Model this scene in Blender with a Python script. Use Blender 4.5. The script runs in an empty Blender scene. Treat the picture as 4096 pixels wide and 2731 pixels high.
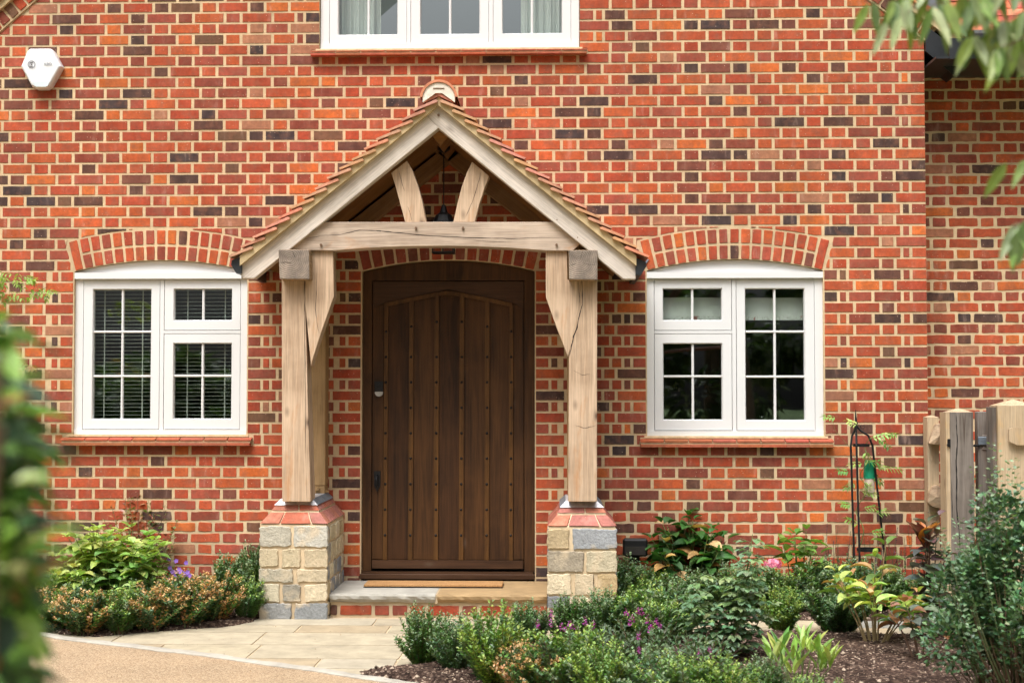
import bpy, math, random
from math import radians as R, sin, cos, pi, sqrt, atan2
from mathutils import Vector, Matrix, Euler, noise as mnoise
random.seed(11)
scene = bpy.context.scene
COL = scene.collection
# ---------------------------------------------------------------- camera, world, sun
F = 5689.0; CAMD = 9.90; ZC = 1.446
cd = bpy.data.cameras.new('camera'); cam = bpy.data.objects.new('camera', cd); COL.objects.link(cam)
cam.location = (0, -CAMD, ZC)
cam.rotation_euler = Euler((R(90 + 2.10), 0, R(1.80)), 'XYZ')
cd.sensor_width = 36; cd.lens = 36 * F / 4096
cd.clip_start = 0.05; cd.clip_end = 500
cd.dof.use_dof = True; cd.dof.focus_distance = 9.2; cd.dof.aperture_fstop = 3.4
scene.camera = cam
RM = cam.rotation_euler.to_matrix()
SUN_EL, SUN_AZ = 60.0, -22.0      # azimuth measured from the wall's outward normal, negative = from the left
world = bpy.data.worlds.new("World"); scene.world = world; world.use_nodes = True
wn = world.node_tree.nodes; wl = world.node_tree.links
sky = wn.new('ShaderNodeTexSky'); sky.sky_type = 'NISHITA'; sky.sun_disc = False
sky.sun_elevation = R(SUN_EL); sky.sun_rotation = R(180 - SUN_AZ)
sky.air_density = 1.0; sky.dust_density = 4.0
hs = wn.new('ShaderNodeHueSaturation'); hs.inputs['Saturation'].default_value = 0.16
wl.new(sky.outputs[0], hs.inputs['Color'])
# overcast sky: brighter overhead than at the horizon
wtc = wn.new('ShaderNodeTexCoord'); wsx = wn.new('ShaderNodeSeparateXYZ'); wl.new(wtc.outputs['Generated'], wsx.inputs[0])
wmr = wn.new('ShaderNodeMapRange'); wmr.inputs['From Min'].default_value = 0; wmr.inputs['From Max'].default_value = 1
wmr.inputs['To Min'].default_value = .16; wmr.inputs['To Max'].default_value = 4.1; wpw = wn.new('ShaderNodeMath'); wpw.operation = 'POWER'; wpw.inputs[1].default_value = 2.0; wpw.use_clamp = True; wl.new(wsx.outputs['Z'], wpw.inputs[0]); wl.new(wpw.outputs[0], wmr.inputs['Value'])
wvm = wn.new('ShaderNodeVectorMath'); wvm.operation = 'SCALE'; wl.new(hs.outputs[0], wvm.inputs[0]); wl.new(wmr.outputs[0], wvm.inputs['Scale'])
wl.new(wvm.outputs[0], wn['Background'].inputs['Color'])
wn['Background'].inputs['Strength'].default_value = 0.14
sd = bpy.data.lights.new('sun', 'SUN'); sun = bpy.data.objects.new('sun', sd); COL.objects.link(sun)
sd.energy = 1.4; sd.angle = R(24); sd.color = (1.0, 0.955, 0.90)
sv = Vector((sin(R(SUN_AZ)) * cos(R(SUN_EL)), -cos(R(SUN_AZ)) * cos(R(SUN_EL)), sin(R(SUN_EL))))
sun.rotation_euler = sv.to_track_quat('Z', 'Y').to_euler()
scene.view_settings.view_transform = 'Standard'; scene.view_settings.look = 'None'
scene.view_settings.gamma = 1; scene.view_settings.exposure = 0.27
scene.cycles.max_bounces = 6; scene.cycles.transparent_max_bounces = 8
scene.cycles.diffuse_bounces = 4; scene.cycles.caustics_reflective = False; scene.cycles.caustics_refractive = False

# ---------------------------------------------------------------- pixel helpers (photo pixels 4096 x 2731)
def ray(px, py): return RM @ Vector(((px - 2048) / F, -(py - 1365.5) / F, -1))
def W(px, py, Y=0.0):
    d = ray(px, py); t = (Y + CAMD) / d.y
    return Vector((d.x * t, Y, ZC + d.z * t))
def G(px, py, z=0.0):
    d = ray(px, py); t = (z - ZC) / d.z
    return Vector((d.x * t, -CAMD + d.y * t, z))
def xz(px, py, Y=0.0):
    p = W(px, py, Y); return (p.x, p.z)
def s2l(c):
    r = []
    for v in c[:3]:
        v = v / 255.0
        r.append(v / 12.92 if v <= 0.04045 else ((v + 0.055) / 1.055) ** 2.4)
    return tuple(r)
def lerp(a, b, t): return a + (b - a) * t

# ---------------------------------------------------------------- materials
def newmat(name):
    m = bpy.data.materials.new(name); m.use_nodes = True
    nt = m.node_tree; b = nt.nodes['Principled BSDF']
    return m, nt, b
def nnode(nt, t, **k):
    n = nt.nodes.new(t)
    for a, v in k.items():
        if a.startswith('i_'):
            key = a[2:]; key = int(key) if key.isdigit() else key.replace('_', ' ')
            n.inputs[key].default_value = v
        else: setattr(n, a, v)
    return n
def coords(nt, scale=(1, 1, 1), kind='Object'):
    tc = nnode(nt, 'ShaderNodeTexCoord'); mp = nnode(nt, 'ShaderNodeMapping'); mp.inputs['Scale'].default_value = scale
    nt.links.new(tc.outputs[kind], mp.inputs['Vector']); return mp.outputs[0]
def noise_(nt, vec, scale, detail=4, rough=.55, dist=0):
    n = nnode(nt, 'ShaderNodeTexNoise'); n.inputs['Scale'].default_value = scale; n.inputs['Detail'].default_value = detail
    n.inputs['Roughness'].default_value = rough; n.inputs['Distortion'].default_value = dist
    nt.links.new(vec, n.inputs['Vector']); return n.outputs['Fac']
def ramp(nt, fac, stops):
    r = nnode(nt, 'ShaderNodeValToRGB'); e = r.color_ramp.elements
    while len(e) < len(stops): e.new(0.5)
    for i, (p, c) in enumerate(stops):
        e[i].position = p; e[i].color = (c[0], c[1], c[2], 1) if not isinstance(c, (int, float)) else (c, c, c, 1)
    nt.links.new(fac, r.inputs['Fac']); return r.outputs['Color']
def mix(nt, a, b, fac, mode='MIX'):
    n = nnode(nt, 'ShaderNodeMix'); n.data_type = 'RGBA'; n.blend_type = mode
    for sock, v in ((n.inputs[6], a), (n.inputs[7], b)):
        if isinstance(v, (tuple, list)): sock.default_value = (v[0], v[1], v[2], 1)
        else: nt.links.new(v, sock)
    if isinstance(fac, (int, float)): n.inputs[0].default_value = fac
    else: nt.links.new(fac, n.inputs[0])
    return n.outputs[2]
def bump(nt, b, h, strength=.4, dist=.01):
    n = nnode(nt, 'ShaderNodeBump'); n.inputs['Strength'].default_value = strength; n.inputs['Distance'].default_value = dist
    nt.links.new(h, n.inputs['Height']); nt.links.new(n.outputs[0], b.inputs['Normal'])
def attr(nt, name='Col'):
    return nnode(nt, 'ShaderNodeAttribute', attribute_name=name).outputs['Color']

def simple(name, c, rough=.6, metal=0, var=.12, scale=20, bmp=0, stretch=(1, 1, 1), spec=.4):
    m, nt, b = newmat(name); v = coords(nt, stretch)
    f = noise_(nt, v, scale, 5)
    col = ramp(nt, f, [(.3, tuple(x * (1 - var) for x in c)), (.7, tuple(min(1, x * (1 + var)) for x in c))])
    nt.links.new(col, b.inputs['Base Color']); b.inputs['Roughness'].default_value = rough
    b.inputs['Metallic'].default_value = metal; b.inputs['Specular IOR Level'].default_value = spec
    if bmp: bump(nt, b, f, bmp, .004)
    return m

def mat_brick():
    m, nt, b = newmat('brick'); v = coords(nt)
    base = attr(nt)
    n1 = noise_(nt, v, 9, 3, .6); n2 = noise_(nt, v, 45, 5, .65)
    c = mix(nt, base, ramp(nt, n1, [(.25, .68), (.75, 1.26)]), 1.0, 'MULTIPLY')
    c = mix(nt, c, ramp(nt, n2, [(.3, .78), (.7, 1.2)]), 1.0, 'MULTIPLY')
    c = mix(nt, c, ramp(nt, noise_(nt, v, 1.1, 4), [(.35, .82), (.65, 1.10)]), 1.0, 'MULTIPLY')
    vs = coords(nt, (1, 1, .25)); n3 = noise_(nt, vs, 16, 4, .6)          # vertical pale lime smears
    c = mix(nt, c, (.62, .42, .33), ramp(nt, n3, [(.40, .02), (.60, .06), (.78, .38)]))
    vo = nnode(nt, 'ShaderNodeTexVoronoi'); vo.inputs['Scale'].default_value = 42; nt.links.new(v, vo.inputs['Vector'])
    sp = ramp(nt, vo.outputs['Distance'], [(.07, .75), (.13, 0)])
    n4 = noise_(nt, v, 6, 2); sp = mix(nt, sp, ramp(nt, n4, [(.50, 0), (.56, 1)]), 1.0, 'MULTIPLY')
    c = mix(nt, c, (.23, .10, .06), ramp(nt, noise_(nt, v, 13, 3, .6), [(.50, 0), (.66, .42)]))
    c = mix(nt, c, (.70, .50, .36), sp)
    vk = nnode(nt, 'ShaderNodeTexVoronoi'); vk.inputs['Scale'].default_value = 55; nt.links.new(v, vk.inputs['Vector'])
    dk = ramp(nt, vk.outputs['Distance'], [(.06, .7), (.11, 0)])
    n5 = noise_(nt, v, 4.3, 2); dk = mix(nt, dk, ramp(nt, n5, [(.55, 0), (.6, 1)]), 1.0, 'MULTIPLY')
    c = mix(nt, c, (.035, .02, .015), dk)
    nt.links.new(c, b.inputs['Base Color']); b.inputs['Roughness'].default_value = .88; b.inputs['Specular IOR Level'].default_value = .25
    bump(nt, b, noise_(nt, v, 70, 6, .7), .5, .004)
    return m
def mat_mortar(name='mortar', c=(.70, .53, .33)):
    m, nt, b = newmat(name); v = coords(nt)
    col = ramp(nt, noise_(nt, v, 14, 6, .7), [(.3, tuple(x * .82 for x in c)), (.7, tuple(x * 1.12 for x in c))])
    sx = nnode(nt, 'ShaderNodeSeparateXYZ'); nt.links.new(v, sx.inputs[0])      # splashed soil and damp near the ground
    ad = nnode(nt, 'ShaderNodeMath', operation='MULTIPLY_ADD'); nt.links.new(noise_(nt, v, 4, 4), ad.inputs[0]); ad.inputs[1].default_value = .9; nt.links.new(sx.outputs['Z'], ad.inputs[2])
    col = mix(nt, col, (.34, .25, .16), ramp(nt, ad.outputs[0], [(.45, .55), (1.0, .0)]))
    col = mix(nt, col, ramp(nt, noise_(nt, v, 1.3, 3), [(.35, .86), (.65, 1.08)]), 1.0, 'MULTIPLY')
    nt.links.new(col, b.inputs['Base Color']); b.inputs['Roughness'].default_value = .95; b.inputs['Specular IOR Level'].default_value = .1
    bump(nt, b, noise_(nt, v, 160, 4, .7), .5, .003); return m
def mat_oak(name, c1, c2, axis=0, stain=(.45, .19, .05), stain_amt=.5, cracks=.85, rough=.75):
    """timber with the grain running along the local axis given"""
    m, nt, b = newmat(name)
    sc = [14, 14, 14]; sc[axis] = .9
    v = coords(nt, tuple(sc)); v1 = coords(nt, (1, 1, 1))
    g = noise_(nt, v, 1.6, 6, .6, .6)
    col = ramp(nt, g, [(.28, c2), (.5, tuple(lerp(a, d, .55) for a, d in zip(c2, c1))), (.68, c1)])
    fine = [90, 90, 90]; fine[axis] = 2.5
    gf = noise_(nt, coords(nt, tuple(fine)), 1.3, 4, .7)
    col = mix(nt, col, ramp(nt, gf, [(.3, .62), (.6, 1.10)]), 1.0, 'MULTIPLY')
    pale = noise_(nt, v1, 2.2, 4, .6)
    col = mix(nt, col, tuple(min(1, x * 1.16 + (.04 if max(c1) > .2 else .0)) for x in c1), ramp(nt, pale, [(.45, 0), (.7, .55)]))
    st = noise_(nt, coords(nt, tuple(.45 if i == axis else 1.6 for i in range(3))), 3.4, 5, .65, .8)
    col = mix(nt, col, stain, ramp(nt, st, [(.57, 0), (.70, stain_amt)]))
    cs = [11, 11, 11]; cs[axis] = .3
    ck = noise_(nt, coords(nt, tuple(cs)), 1.15, 2, .4, .0)
    line = ramp(nt, ck, [(.487, 0), (.4985, cracks), (.504, cracks), (.514, 0)])
    gate = ramp(nt, noise_(nt, v1, 1.9, 2), [(.47, 0), (.58, 1)])
    if cracks >= .95:
        col = mix(nt, col, (.05, .03, .02), mix(nt, line, gate, 1.0, 'MULTIPLY'))
    kn = nnode(nt, 'ShaderNodeTexVoronoi'); ks = [5.5, 5.5, 5.5]; ks[axis] = 2.6
    nt.links.new(coords(nt, tuple(ks)), kn.inputs['Vector']); kn.inputs['Scale'].default_value = 1
    kf = ramp(nt, kn.outputs['Distance'], [(.03, .9), (.075, .35), (.13, 0)])
    col = mix(nt, col, (.09, .055, .035), kf)
    nt.links.new(col, b.inputs['Base Color']); b.inputs['Roughness'].default_value = rough; b.inputs['Specular IOR Level'].default_value = .25
    bump(nt, b, gf, .35, .004); return m
def mat_endgrain():
    m, nt, b = newmat('oak_end_grain')
    w = nnode(nt, 'ShaderNodeTexWave'); w.wave_type = 'RINGS'; w.rings_direction = 'Y'
    w.inputs['Scale'].default_value = 26; w.inputs['Distortion'].default_value = 3; w.inputs['Detail'].default_value = 3; w.inputs['Detail Scale'].default_value = .7
    v = coords(nt); mpo = v.node; mpo.inputs['Location'].default_value = (.03, 0, -.035); nt.links.new(v, w.inputs['Vector'])
    col = ramp(nt, w.outputs['Color'], [(0, (.20, .155, .12)), (1, (.27, .22, .175))])
    n = noise_(nt, v, 9, 5, .65)
    col = mix(nt, col, ramp(nt, n, [(.3, .42), (.55, 1.0), (.75, 1.6)]), 1.0, 'MULTIPLY')
    nt.links.new(col, b.inputs['Base Color']); b.inputs['Roughness'].default_value = .9; bump(nt, b, w.outputs['Color'], .4, .004); return m
def mat_stone(name='rubble_stone'):
    m, nt, b = newmat(name); v = coords(nt); base = attr(nt)
    n1 = noise_(nt, v, 13, 6, .7, .4); n2 = noise_(nt, v, 60, 5, .7)
    c = mix(nt, base, ramp(nt, n1, [(.25, .72), (.5, 1.0), (.75, 1.2)]), 1.0, 'MULTIPLY')
    c = mix(nt, c, ramp(nt, n2, [(.3, .75), (.65, 1.12)]), 1.0, 'MULTIPLY')
    n3 = noise_(nt, v, 7.5, 3, .5); c = mix(nt, c, (.62, .50, .34), ramp(nt, n3, [(.55, 0), (.68, .7)]))
    nt.links.new(c, b.inputs['Base Color']); b.inputs['Roughness'].default_value = .92; b.inputs['Specular IOR Level'].default_value = .2
    mh = mix(nt, n1, n2, .35); bump(nt, b, mh, .9, .022); return m
def mat_leaf(name, trans=.3, rough=.42, spec=.45):
    m, nt, b = newmat(name); base = attr(nt); v = coords(nt)
    c = mix(nt, base, ramp(nt, noise_(nt, v, 35, 3), [(.3, .75), (.7, 1.25)]), 1.0, 'MULTIPLY')
    nt.links.new(c, b.inputs['Base Color']); b.inputs['Roughness'].default_value = rough; b.inputs['Specular IOR Level'].default_value = spec
    tr = nnode(nt, 'ShaderNodeBsdfTranslucent'); nt.links.new(mix(nt, c, (1.25, 1.35, .6), 1.0, 'MULTIPLY'), tr.inputs['Color'])
    ms = nnode(nt, 'ShaderNodeMixShader'); ms.inputs[0].default_value = trans
    nt.links.new(b.outputs[0], ms.inputs[1]); nt.links.new(tr.outputs[0], ms.inputs[2])
    nt.links.new(ms.outputs[0], nt.nodes['Material Output'].inputs['Surface']); return m
def mat_colattr(name, rough=.8, scale=30, lo=.8, hi=1.2, bmp=.3):
    m, nt, b = newmat(name); v = coords(nt)
    f = noise_(nt, v, scale, 7, .7)
    c = mix(nt, attr(nt), ramp(nt, f, [(.3, lo), (.7, hi)]), 1.0, 'MULTIPLY')
    nt.links.new(c, b.inputs['Base Color']); b.inputs['Roughness'].default_value = rough; b.inputs['Specular IOR Level'].default_value = .25
    bump(nt, b, f, bmp, .005); return m
def mat_glass():
    m, nt, b = newmat('window_glass')
    nt.nodes.remove(b); tr = nnode(nt, 'ShaderNodeBsdfTransparent'); tr.inputs[0].default_value = (.93, .96, .94, 1)
    gl = nnode(nt, 'ShaderNodeBsdfGlossy'); gl.inputs['Roughness'].default_value = .015; gl.inputs['Color'].default_value = (.95, .98, 1, 1)
    lw = nnode(nt, 'ShaderNodeLayerWeight'); lw.inputs[0].default_value = .5
    pw = nnode(nt, 'ShaderNodeMath', operation='POWER'); nt.links.new(lw.outputs['Facing'], pw.inputs[0]); pw.inputs[1].default_value = 4
    fr = nnode(nt, 'ShaderNodeMath', operation='MULTIPLY_ADD'); nt.links.new(pw.outputs[0], fr.inputs[0]); fr.inputs[1].default_value = .8; fr.inputs[2].default_value = .12
    n = noise_(nt, coords(nt), 1.4, 2); bm = nnode(nt, 'ShaderNodeBump'); bm.inputs['Strength'].default_value = .03; bm.inputs['Distance'].default_value = .03
    nt.links.new(n, bm.inputs['Height']); nt.links.new(bm.outputs[0], gl.inputs['Normal'])
    ms = nnode(nt, 'ShaderNodeMixShader'); nt.links.new(fr.outputs[0], ms.inputs[0]); nt.links.new(tr.outputs[0], ms.inputs[1]); nt.links.new(gl.outputs[0], ms.inputs[2])
    nt.links.new(ms.outputs[0], nt.nodes['Material Output'].inputs['Surface']); return m
def mat_gravel():
    m, nt, b = newmat('resin_gravel'); v = coords(nt)
    vo = nnode(nt, 'ShaderNodeTexVoronoi'); vo.inputs['Scale'].default_value = 170; nt.links.new(v, vo.inputs['Vector'])
    sep = nnode(nt, 'ShaderNodeSeparateColor'); nt.links.new(vo.outputs['Color'], sep.inputs[0])
    c = ramp(nt, sep.outputs[0], [(0, (.19, .125, .07)), (.35, (.28, .19, .108)), (.7, (.34, .235, .138)), (1, (.46, .36, .235))])
    c = mix(nt, c, ramp(nt, noise_(nt, v, 3, 4), [(.3, .88), (.7, 1.1)]), 1.0, 'MULTIPLY')
    nt.links.new(c, b.inputs['Base Color']); b.inputs['Roughness'].default_value = .85; bump(nt, b, vo.outputs['Distance'], .5, .006); return m
def mat_soil():
    m, nt, b = newmat('bark_soil'); v = coords(nt)
    vo = nnode(nt, 'ShaderNodeTexVoronoi'); vo.inputs['Scale'].default_value = 75; nt.links.new(v, vo.inputs['Vector'])
    sep = nnode(nt, 'ShaderNodeSeparateColor'); nt.links.new(vo.outputs['Color'], sep.inputs[0])
    c = ramp(nt, sep.outputs[1], [(0, (.030, .018, .014)), (.6, (.075, .046, .034)), (.88, (.14, .09, .066)), (1, (.40, .29, .22))])
    c = mix(nt, c, ramp(nt, noise_(nt, v, 5, 6, .7), [(.35, .55), (.7, 1.5)]), 1.0, 'MULTIPLY')
    nt.links.new(c, b.inputs['Base Color']); b.inputs['Roughness'].default_value = .97; b.inputs['Specular IOR Level'].default_value = .1
    bump(nt, b, noise_(nt, v, 60, 8, .75), 1.0, .02); return m
def mat_blind_hem():
    m, nt, b = newmat('floral_blind_cloth'); v = coords(nt)
    sx = nnode(nt, 'ShaderNodeSeparateXYZ'); nt.links.new(v, sx.inputs[0])
    base = (.78, .80, .76)
    n1 = noise_(nt, coords(nt, (1, .3, 1)), 26, 3, .55, 1.5)
    st = ramp(nt, n1, [(.485, 0), (.497, 1), (.505, 1), (.517, 0)])
    n2 = noise_(nt, v, 19, 2, .5, .4)
    fl = ramp(nt, n2, [(.60, 0), (.66, .9)])
    hm = ramp(nt, sx.outputs['Z'], [(0.026, 1), (0.034, 0)])
    st = mix(nt, st, hm, 1.0, 'MULTIPLY'); fl = mix(nt, fl, hm, 1.0, 'MULTIPLY')
    c = mix(nt, base, (.20, .16, .09), st); c = mix(nt, c, (.45, .13, .12), fl)
    nt.links.new(c, b.inputs['Base Color']); b.inputs['Roughness'].default_value = .95
    tr = nnode(nt, 'ShaderNodeBsdfTranslucent'); nt.links.new(c, tr.inputs['Color']); ms = nnode(nt, 'ShaderNodeMixShader'); ms.inputs[0].default_value = .2
    nt.links.new(b.outputs[0], ms.inputs[1]); nt.links.new(tr.outputs[0], ms.inputs[2]); nt.links.new(ms.outputs[0], nt.nodes['Material Output'].inputs['Surface'])
    return m
M = {}
M['brick'] = mat_brick(); M['mortar'] = mat_mortar('mortar', (.62, .465, .285))
M['stone_mortar'] = mat_mortar('lime_mortar', (.66, .52, .34))
M['fillet'] = mat_mortar('verge_mortar', (.57, .44, .25))
OAK1, OAK2 = (.53, .42, .325), (.32, .235, .17)
M['oak_x'] = mat_oak('oak_grain_x', OAK1, OAK2, 0)
M['oak_z'] = mat_oak('oak_grain_z', (.56, .41, .28), (.34, .225, .14), 2)
M['oak_y'] = mat_oak('oak_grain_y', (.34, .23, .13), (.22, .14, .07), 1)
M['oak_rafter'] = mat_oak('oak_rafter_grey', (.66, .59, .515), (.51, .44, .365), 0, stain_amt=.08, cracks=.3)
M['oak_fresh'] = mat_oak('oak_fresh', (.26, .145, .06), (.17, .085, .033), 0, stain_amt=.2, cracks=.4)
M['oak_fresh_z'] = mat_oak('oak_fresh_z', (.40, .255, .12), (.28, .17, .075), 2, stain_amt=.2, cracks=.4)
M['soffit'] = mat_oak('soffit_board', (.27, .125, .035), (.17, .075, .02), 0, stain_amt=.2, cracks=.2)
M['end'] = mat_endgrain()
M['peg'] = simple('oak_peg', (.17, .10, .06), .8, bmp=.3)
M['post_old'] = mat_oak('weathered_post', (.235, .20, .17), (.085, .068, .055), 2, stain=(.20, .11, .06), stain_amt=.5, cracks=1)
M['post_new'] = mat_oak('new_softwood', (.50, .385, .25), (.42, .30, .18), 2, stain=(.62, .38, .14), stain_amt=.4, cracks=.25)
M['chunk'] = mat_oak('cleft_chestnut', (.50, .37, .24), (.24, .16, .10), 0, stain_amt=.4, cracks=.8)
M['white'] = simple('white_painted_timber', (.69, .69, .685), .38, var=.02, scale=3, spec=.5)
M['plastic'] = simple('white_plastic', (.72, .73, .74), .3, var=.015, scale=4, spec=.5)
M['lens'] = simple('pale_strobe_lens', (.62, .70, .72), .2, var=.03, spec=.6)
M['ink'] = simple('dark_ink', (.10, .10, .13), .5, var=.05)
M['door'] = mat_oak('stained_oak_door', (.085, .036, .011), (.030, .012, .004), 2, stain=(.020, .008, .003), stain_amt=.6, cracks=.0, rough=.6)
M['door_strip'] = mat_oak('stained_oak_moulding', (.125, .056, .015), (.055, .023, .006), 2, stain=(.028, .012, .005), stain_amt=.5, cracks=.0, rough=.5)
M['door_x'] = mat_oak('stained_oak_rail', (.080, .037, .017), (.038, .017, .008), 0, stain=(.02, .008, .004), stain_amt=.4, cracks=.0, rough=.55)
M['black'] = simple('black_iron', (.012, .012, .013), .45, .3, bmp=.2, scale=60)
M['blackpaint'] = simple('black_painted_board', (.022, .025, .028), .4, var=.15, bmp=.1)
M['void'] = simple('dark_gap', (.004, .004, .004), .9)
M['steel'] = simple('satin_steel', (.45, .45, .44), .35, .9)
M['lead'] = simple('lead_flashing', (.20, .235, .27), .55, .4, var=.3, scale=25, bmp=.3)
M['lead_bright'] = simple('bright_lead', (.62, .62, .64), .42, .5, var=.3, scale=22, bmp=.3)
M['tile'] = mat_colattr('clay_tile', .85, 25, .72, 1.25)
M['stone'] = mat_stone()
M['slab'] = mat_colattr('sandstone_flag', .85, 6, .72, 1.18, .25)
M['gravel'] = mat_gravel(); M['soil'] = mat_soil()
M['grass'] = simple('lawn', (.06, .10, .025), .95, var=.4, scale=2)
M['leaf'] = mat_leaf('leaf_small', .22, .38, .5); M['leaf_big'] = mat_leaf('leaf_broad', .3, .45, .4)
M['petal'] = mat_leaf('petal', .3, .7, .2)
M['stem'] = mat_colattr('stem', .85, 40, .75, 1.2)
M['bark'] = mat_oak('tree_bark', (.16, .12, .08), (.06, .045, .03), 2, stain_amt=0, cracks=.5)
M['glass'] = mat_glass()
M['curtain'] = mat_colattr('curtain_cloth', .95, 60, .96, 1.04, .1)
M['blindcloth'] = mat_blind_hem()
M['slat'] = simple('blind_slat', (.50, .53, .49), .5, var=.05)
M['coir'] = simple('coir', (.40, .215, .085), .98, var=.5, scale=260, bmp=1)
M['green_plastic'] = simple('green_plastic', (.01, .26, .14), .35)
M['clear_plastic'] = simple('clear_plastic', (.62, .50, .42), .25)
M['wallpaper'] = simple('inner_plaster', (.22, .21, .20), .9)

# ---------------------------------------------------------------- mesh builder
class MB:
    def __init__(s): s.v = []; s.f = []; s.c = []; s.m = []
    def add(s, vs, fs, col=(1, 1, 1), mi=0):
        o = len(s.v); s.v.extend([tuple(v) for v in vs])
        for f in fs:
            s.f.append(tuple(i + o for i in f)); s.c.append(col); s.m.append(mi)
    def box(s, x0, x1, y0, y1, z0, z1, col=(1, 1, 1), mi=0, xf=None, bev=0.0):
        if bev > 0:
            b = bev; vs = []
            # chamfered box: three inset rectangles joined
            P = {}
            for ax in range(3):
                for sx in (0, 1):
                    for sy in (0, 1):
                        for sz in (0, 1):
                            q = [x0 if not sx else x1, y0 if not sy else y1, z0 if not sz else z1]
                            sg = [1 if not sx else -1, 1 if not sy else -1, 1 if not sz else -1]
                            for k in range(3):
                                if k != ax: q[k] += sg[k] * b
                            P[(ax, sx, sy, sz)] = len(vs); vs.append(Vector(q))
            fs = []
            def ordq(idx, n):
                c = sum((vs[i] for i in idx), Vector()) / len(idx)
                n = Vector(n).normalized(); u = (vs[idx[0]] - c).normalized(); w = n.cross(u)
                return tuple(sorted(idx, key=lambda i: atan2((vs[i] - c).dot(w), (vs[i] - c).dot(u))))
            S = (0, 1)
            for a in S:
                sg = 1 if a else -1
                fs.append(ordq([P[(0, a, i, j)] for i in S for j in S], (sg, 0, 0)))
                fs.append(ordq([P[(1, i, a, j)] for i in S for j in S], (0, sg, 0)))
                fs.append(ordq([P[(2, i, j, a)] for i in S for j in S], (0, 0, sg)))
            for a in S:
                for c2 in S:
                    n1, n2 = (1 if a else -1), (1 if c2 else -1)
                    fs.append(ordq([P[(0, a, c2, j)] for j in S] + [P[(1, a, c2, j)] for j in S], (n1, n2, 0)))
                    fs.append(ordq([P[(0, a, j, c2)] for j in S] + [P[(2, a, j, c2)] for j in S], (n1, 0, n2)))
                    fs.append(ordq([P[(1, j, a, c2)] for j in S] + [P[(2, j, a, c2)] for j in S], (0, n1, n2)))
                    for d in S:
                        fs.append(ordq([P[(k, a, c2, d)] for k in range(3)], (n1, n2, 1 if d else -1)))
        else:
            vs = [Vector((x, y, z)) for z in (z0, z1) for y in (y0, y1) for x in (x0, x1)]
            fs = [(0, 2, 3, 1), (4, 5, 7, 6), (0, 1, 5, 4), (2, 6, 7, 3), (0, 4, 6, 2), (1, 3, 7, 5)]
        if xf: vs = [xf @ v if isinstance(xf, Matrix) else xf(v) for v in vs]
        s.add(vs, fs, col, mi)
    def prism(s, poly, y0, y1, col=(1, 1, 1), mi=0, back=True):
        """polygon in x,z extruded in y; y0 is the front"""
        a = sum(poly[i][0] * poly[(i + 1) % len(poly)][1] - poly[(i + 1) % len(poly)][0] * poly[i][1] for i in range(len(poly)))
        if a < 0: poly = poly[::-1]
        n = len(poly)
        vs = [(p[0], y0, p[1]) for p in poly] + [(p[0], y1, p[1]) for p in poly]
        fs = [tuple(range(n))] + ([tuple(range(2 * n - 1, n - 1, -1))] if back else [])
        for i in range(n):
            j = (i + 1) % n; fs.append((j, i, n + i, n + j))
        s.add(vs, fs, col, mi)
    def tube(s, pts, rad, n=6, col=(1, 1, 1), mi=0, cap=True):
        pts = [Vector(p) for p in pts]; rad = [rad] * len(pts) if isinstance(rad, (int, float)) else rad
        vs = []; up = Vector((0, 0, 1))
        for i, p in enumerate(pts):
            d = (pts[min(i + 1, len(pts) - 1)] - pts[max(i - 1, 0)])
            d = d.normalized() if d.length > 1e-9 else Vector((0, 0, 1))
            r = Vector((1, 0, 0)) if abs(d.x) < .9 else Vector((0, 1, 0))
            a = d.cross(r).normalized(); b2 = d.cross(a)
            for k in range(n):
                t = 2 * pi * k / n; vs.append(p + (a * cos(t) + b2 * sin(t)) * rad[i])
        fs = []
        for i in range(len(pts) - 1):
            for k in range(n):
                k2 = (k + 1) % n; fs.append((i * n + k, i * n + k2, (i + 1) * n + k2, (i + 1) * n + k))
        if cap: fs += [tuple(range(n - 1, -1, -1)), tuple((len(pts) - 1) * n + k for k in range(n))]
        s.add(vs, fs, col, mi)
    def build(s, name, mats, parent=None, loc=(0, 0, 0), rot=None, smooth=False, label=None):
        me = bpy.data.meshes.new(name); me.from_pydata(s.v, [], s.f)
        if not isinstance(mats, (list, tuple)): mats = [mats]
        for mm in mats: me.materials.append(mm)
        if len(mats) > 1: me.polygons.foreach_set('material_index', s.m)
        at = me.attributes.new('Col', 'FLOAT_COLOR', 'FACE')
        flat = []
        for c in s.c: flat.extend((c[0], c[1], c[2], 1.0))
        at.data.foreach_set('color', flat)
        if smooth: me.polygons.foreach_set('use_smooth', [True] * len(s.f))
        me.update()
        o = bpy.data.objects.new(name, me); COL.objects.link(o); o.location = loc
        if rot is not None: o.rotation_euler = rot
        if parent is not None: o.parent = parent
        if label: o['label'] = label
        return o
def tag(o, label=None, cat=None, group=None, kind=None):
    if label: o['label'] = label
    if cat: o['category'] = cat
    if group: o['group'] = group
    if kind: o['kind'] = kind
    return o
def thing(name, label, cat, loc=(0, 0, 0), group=None, rotz=0):
    o = bpy.data.objects.new(name, None); COL.objects.link(o); o.location = loc; o.rotation_euler = (0, 0, rotz)
    o.empty_display_size = .1
    return tag(o, label, cat, group)
def copy_tree(o, parent=None):
    c = o.copy(); COL.objects.link(c)
    if parent is not None: c.parent = parent
    for ch in list(o.children): copy_tree(ch, c)
    return c

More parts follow.
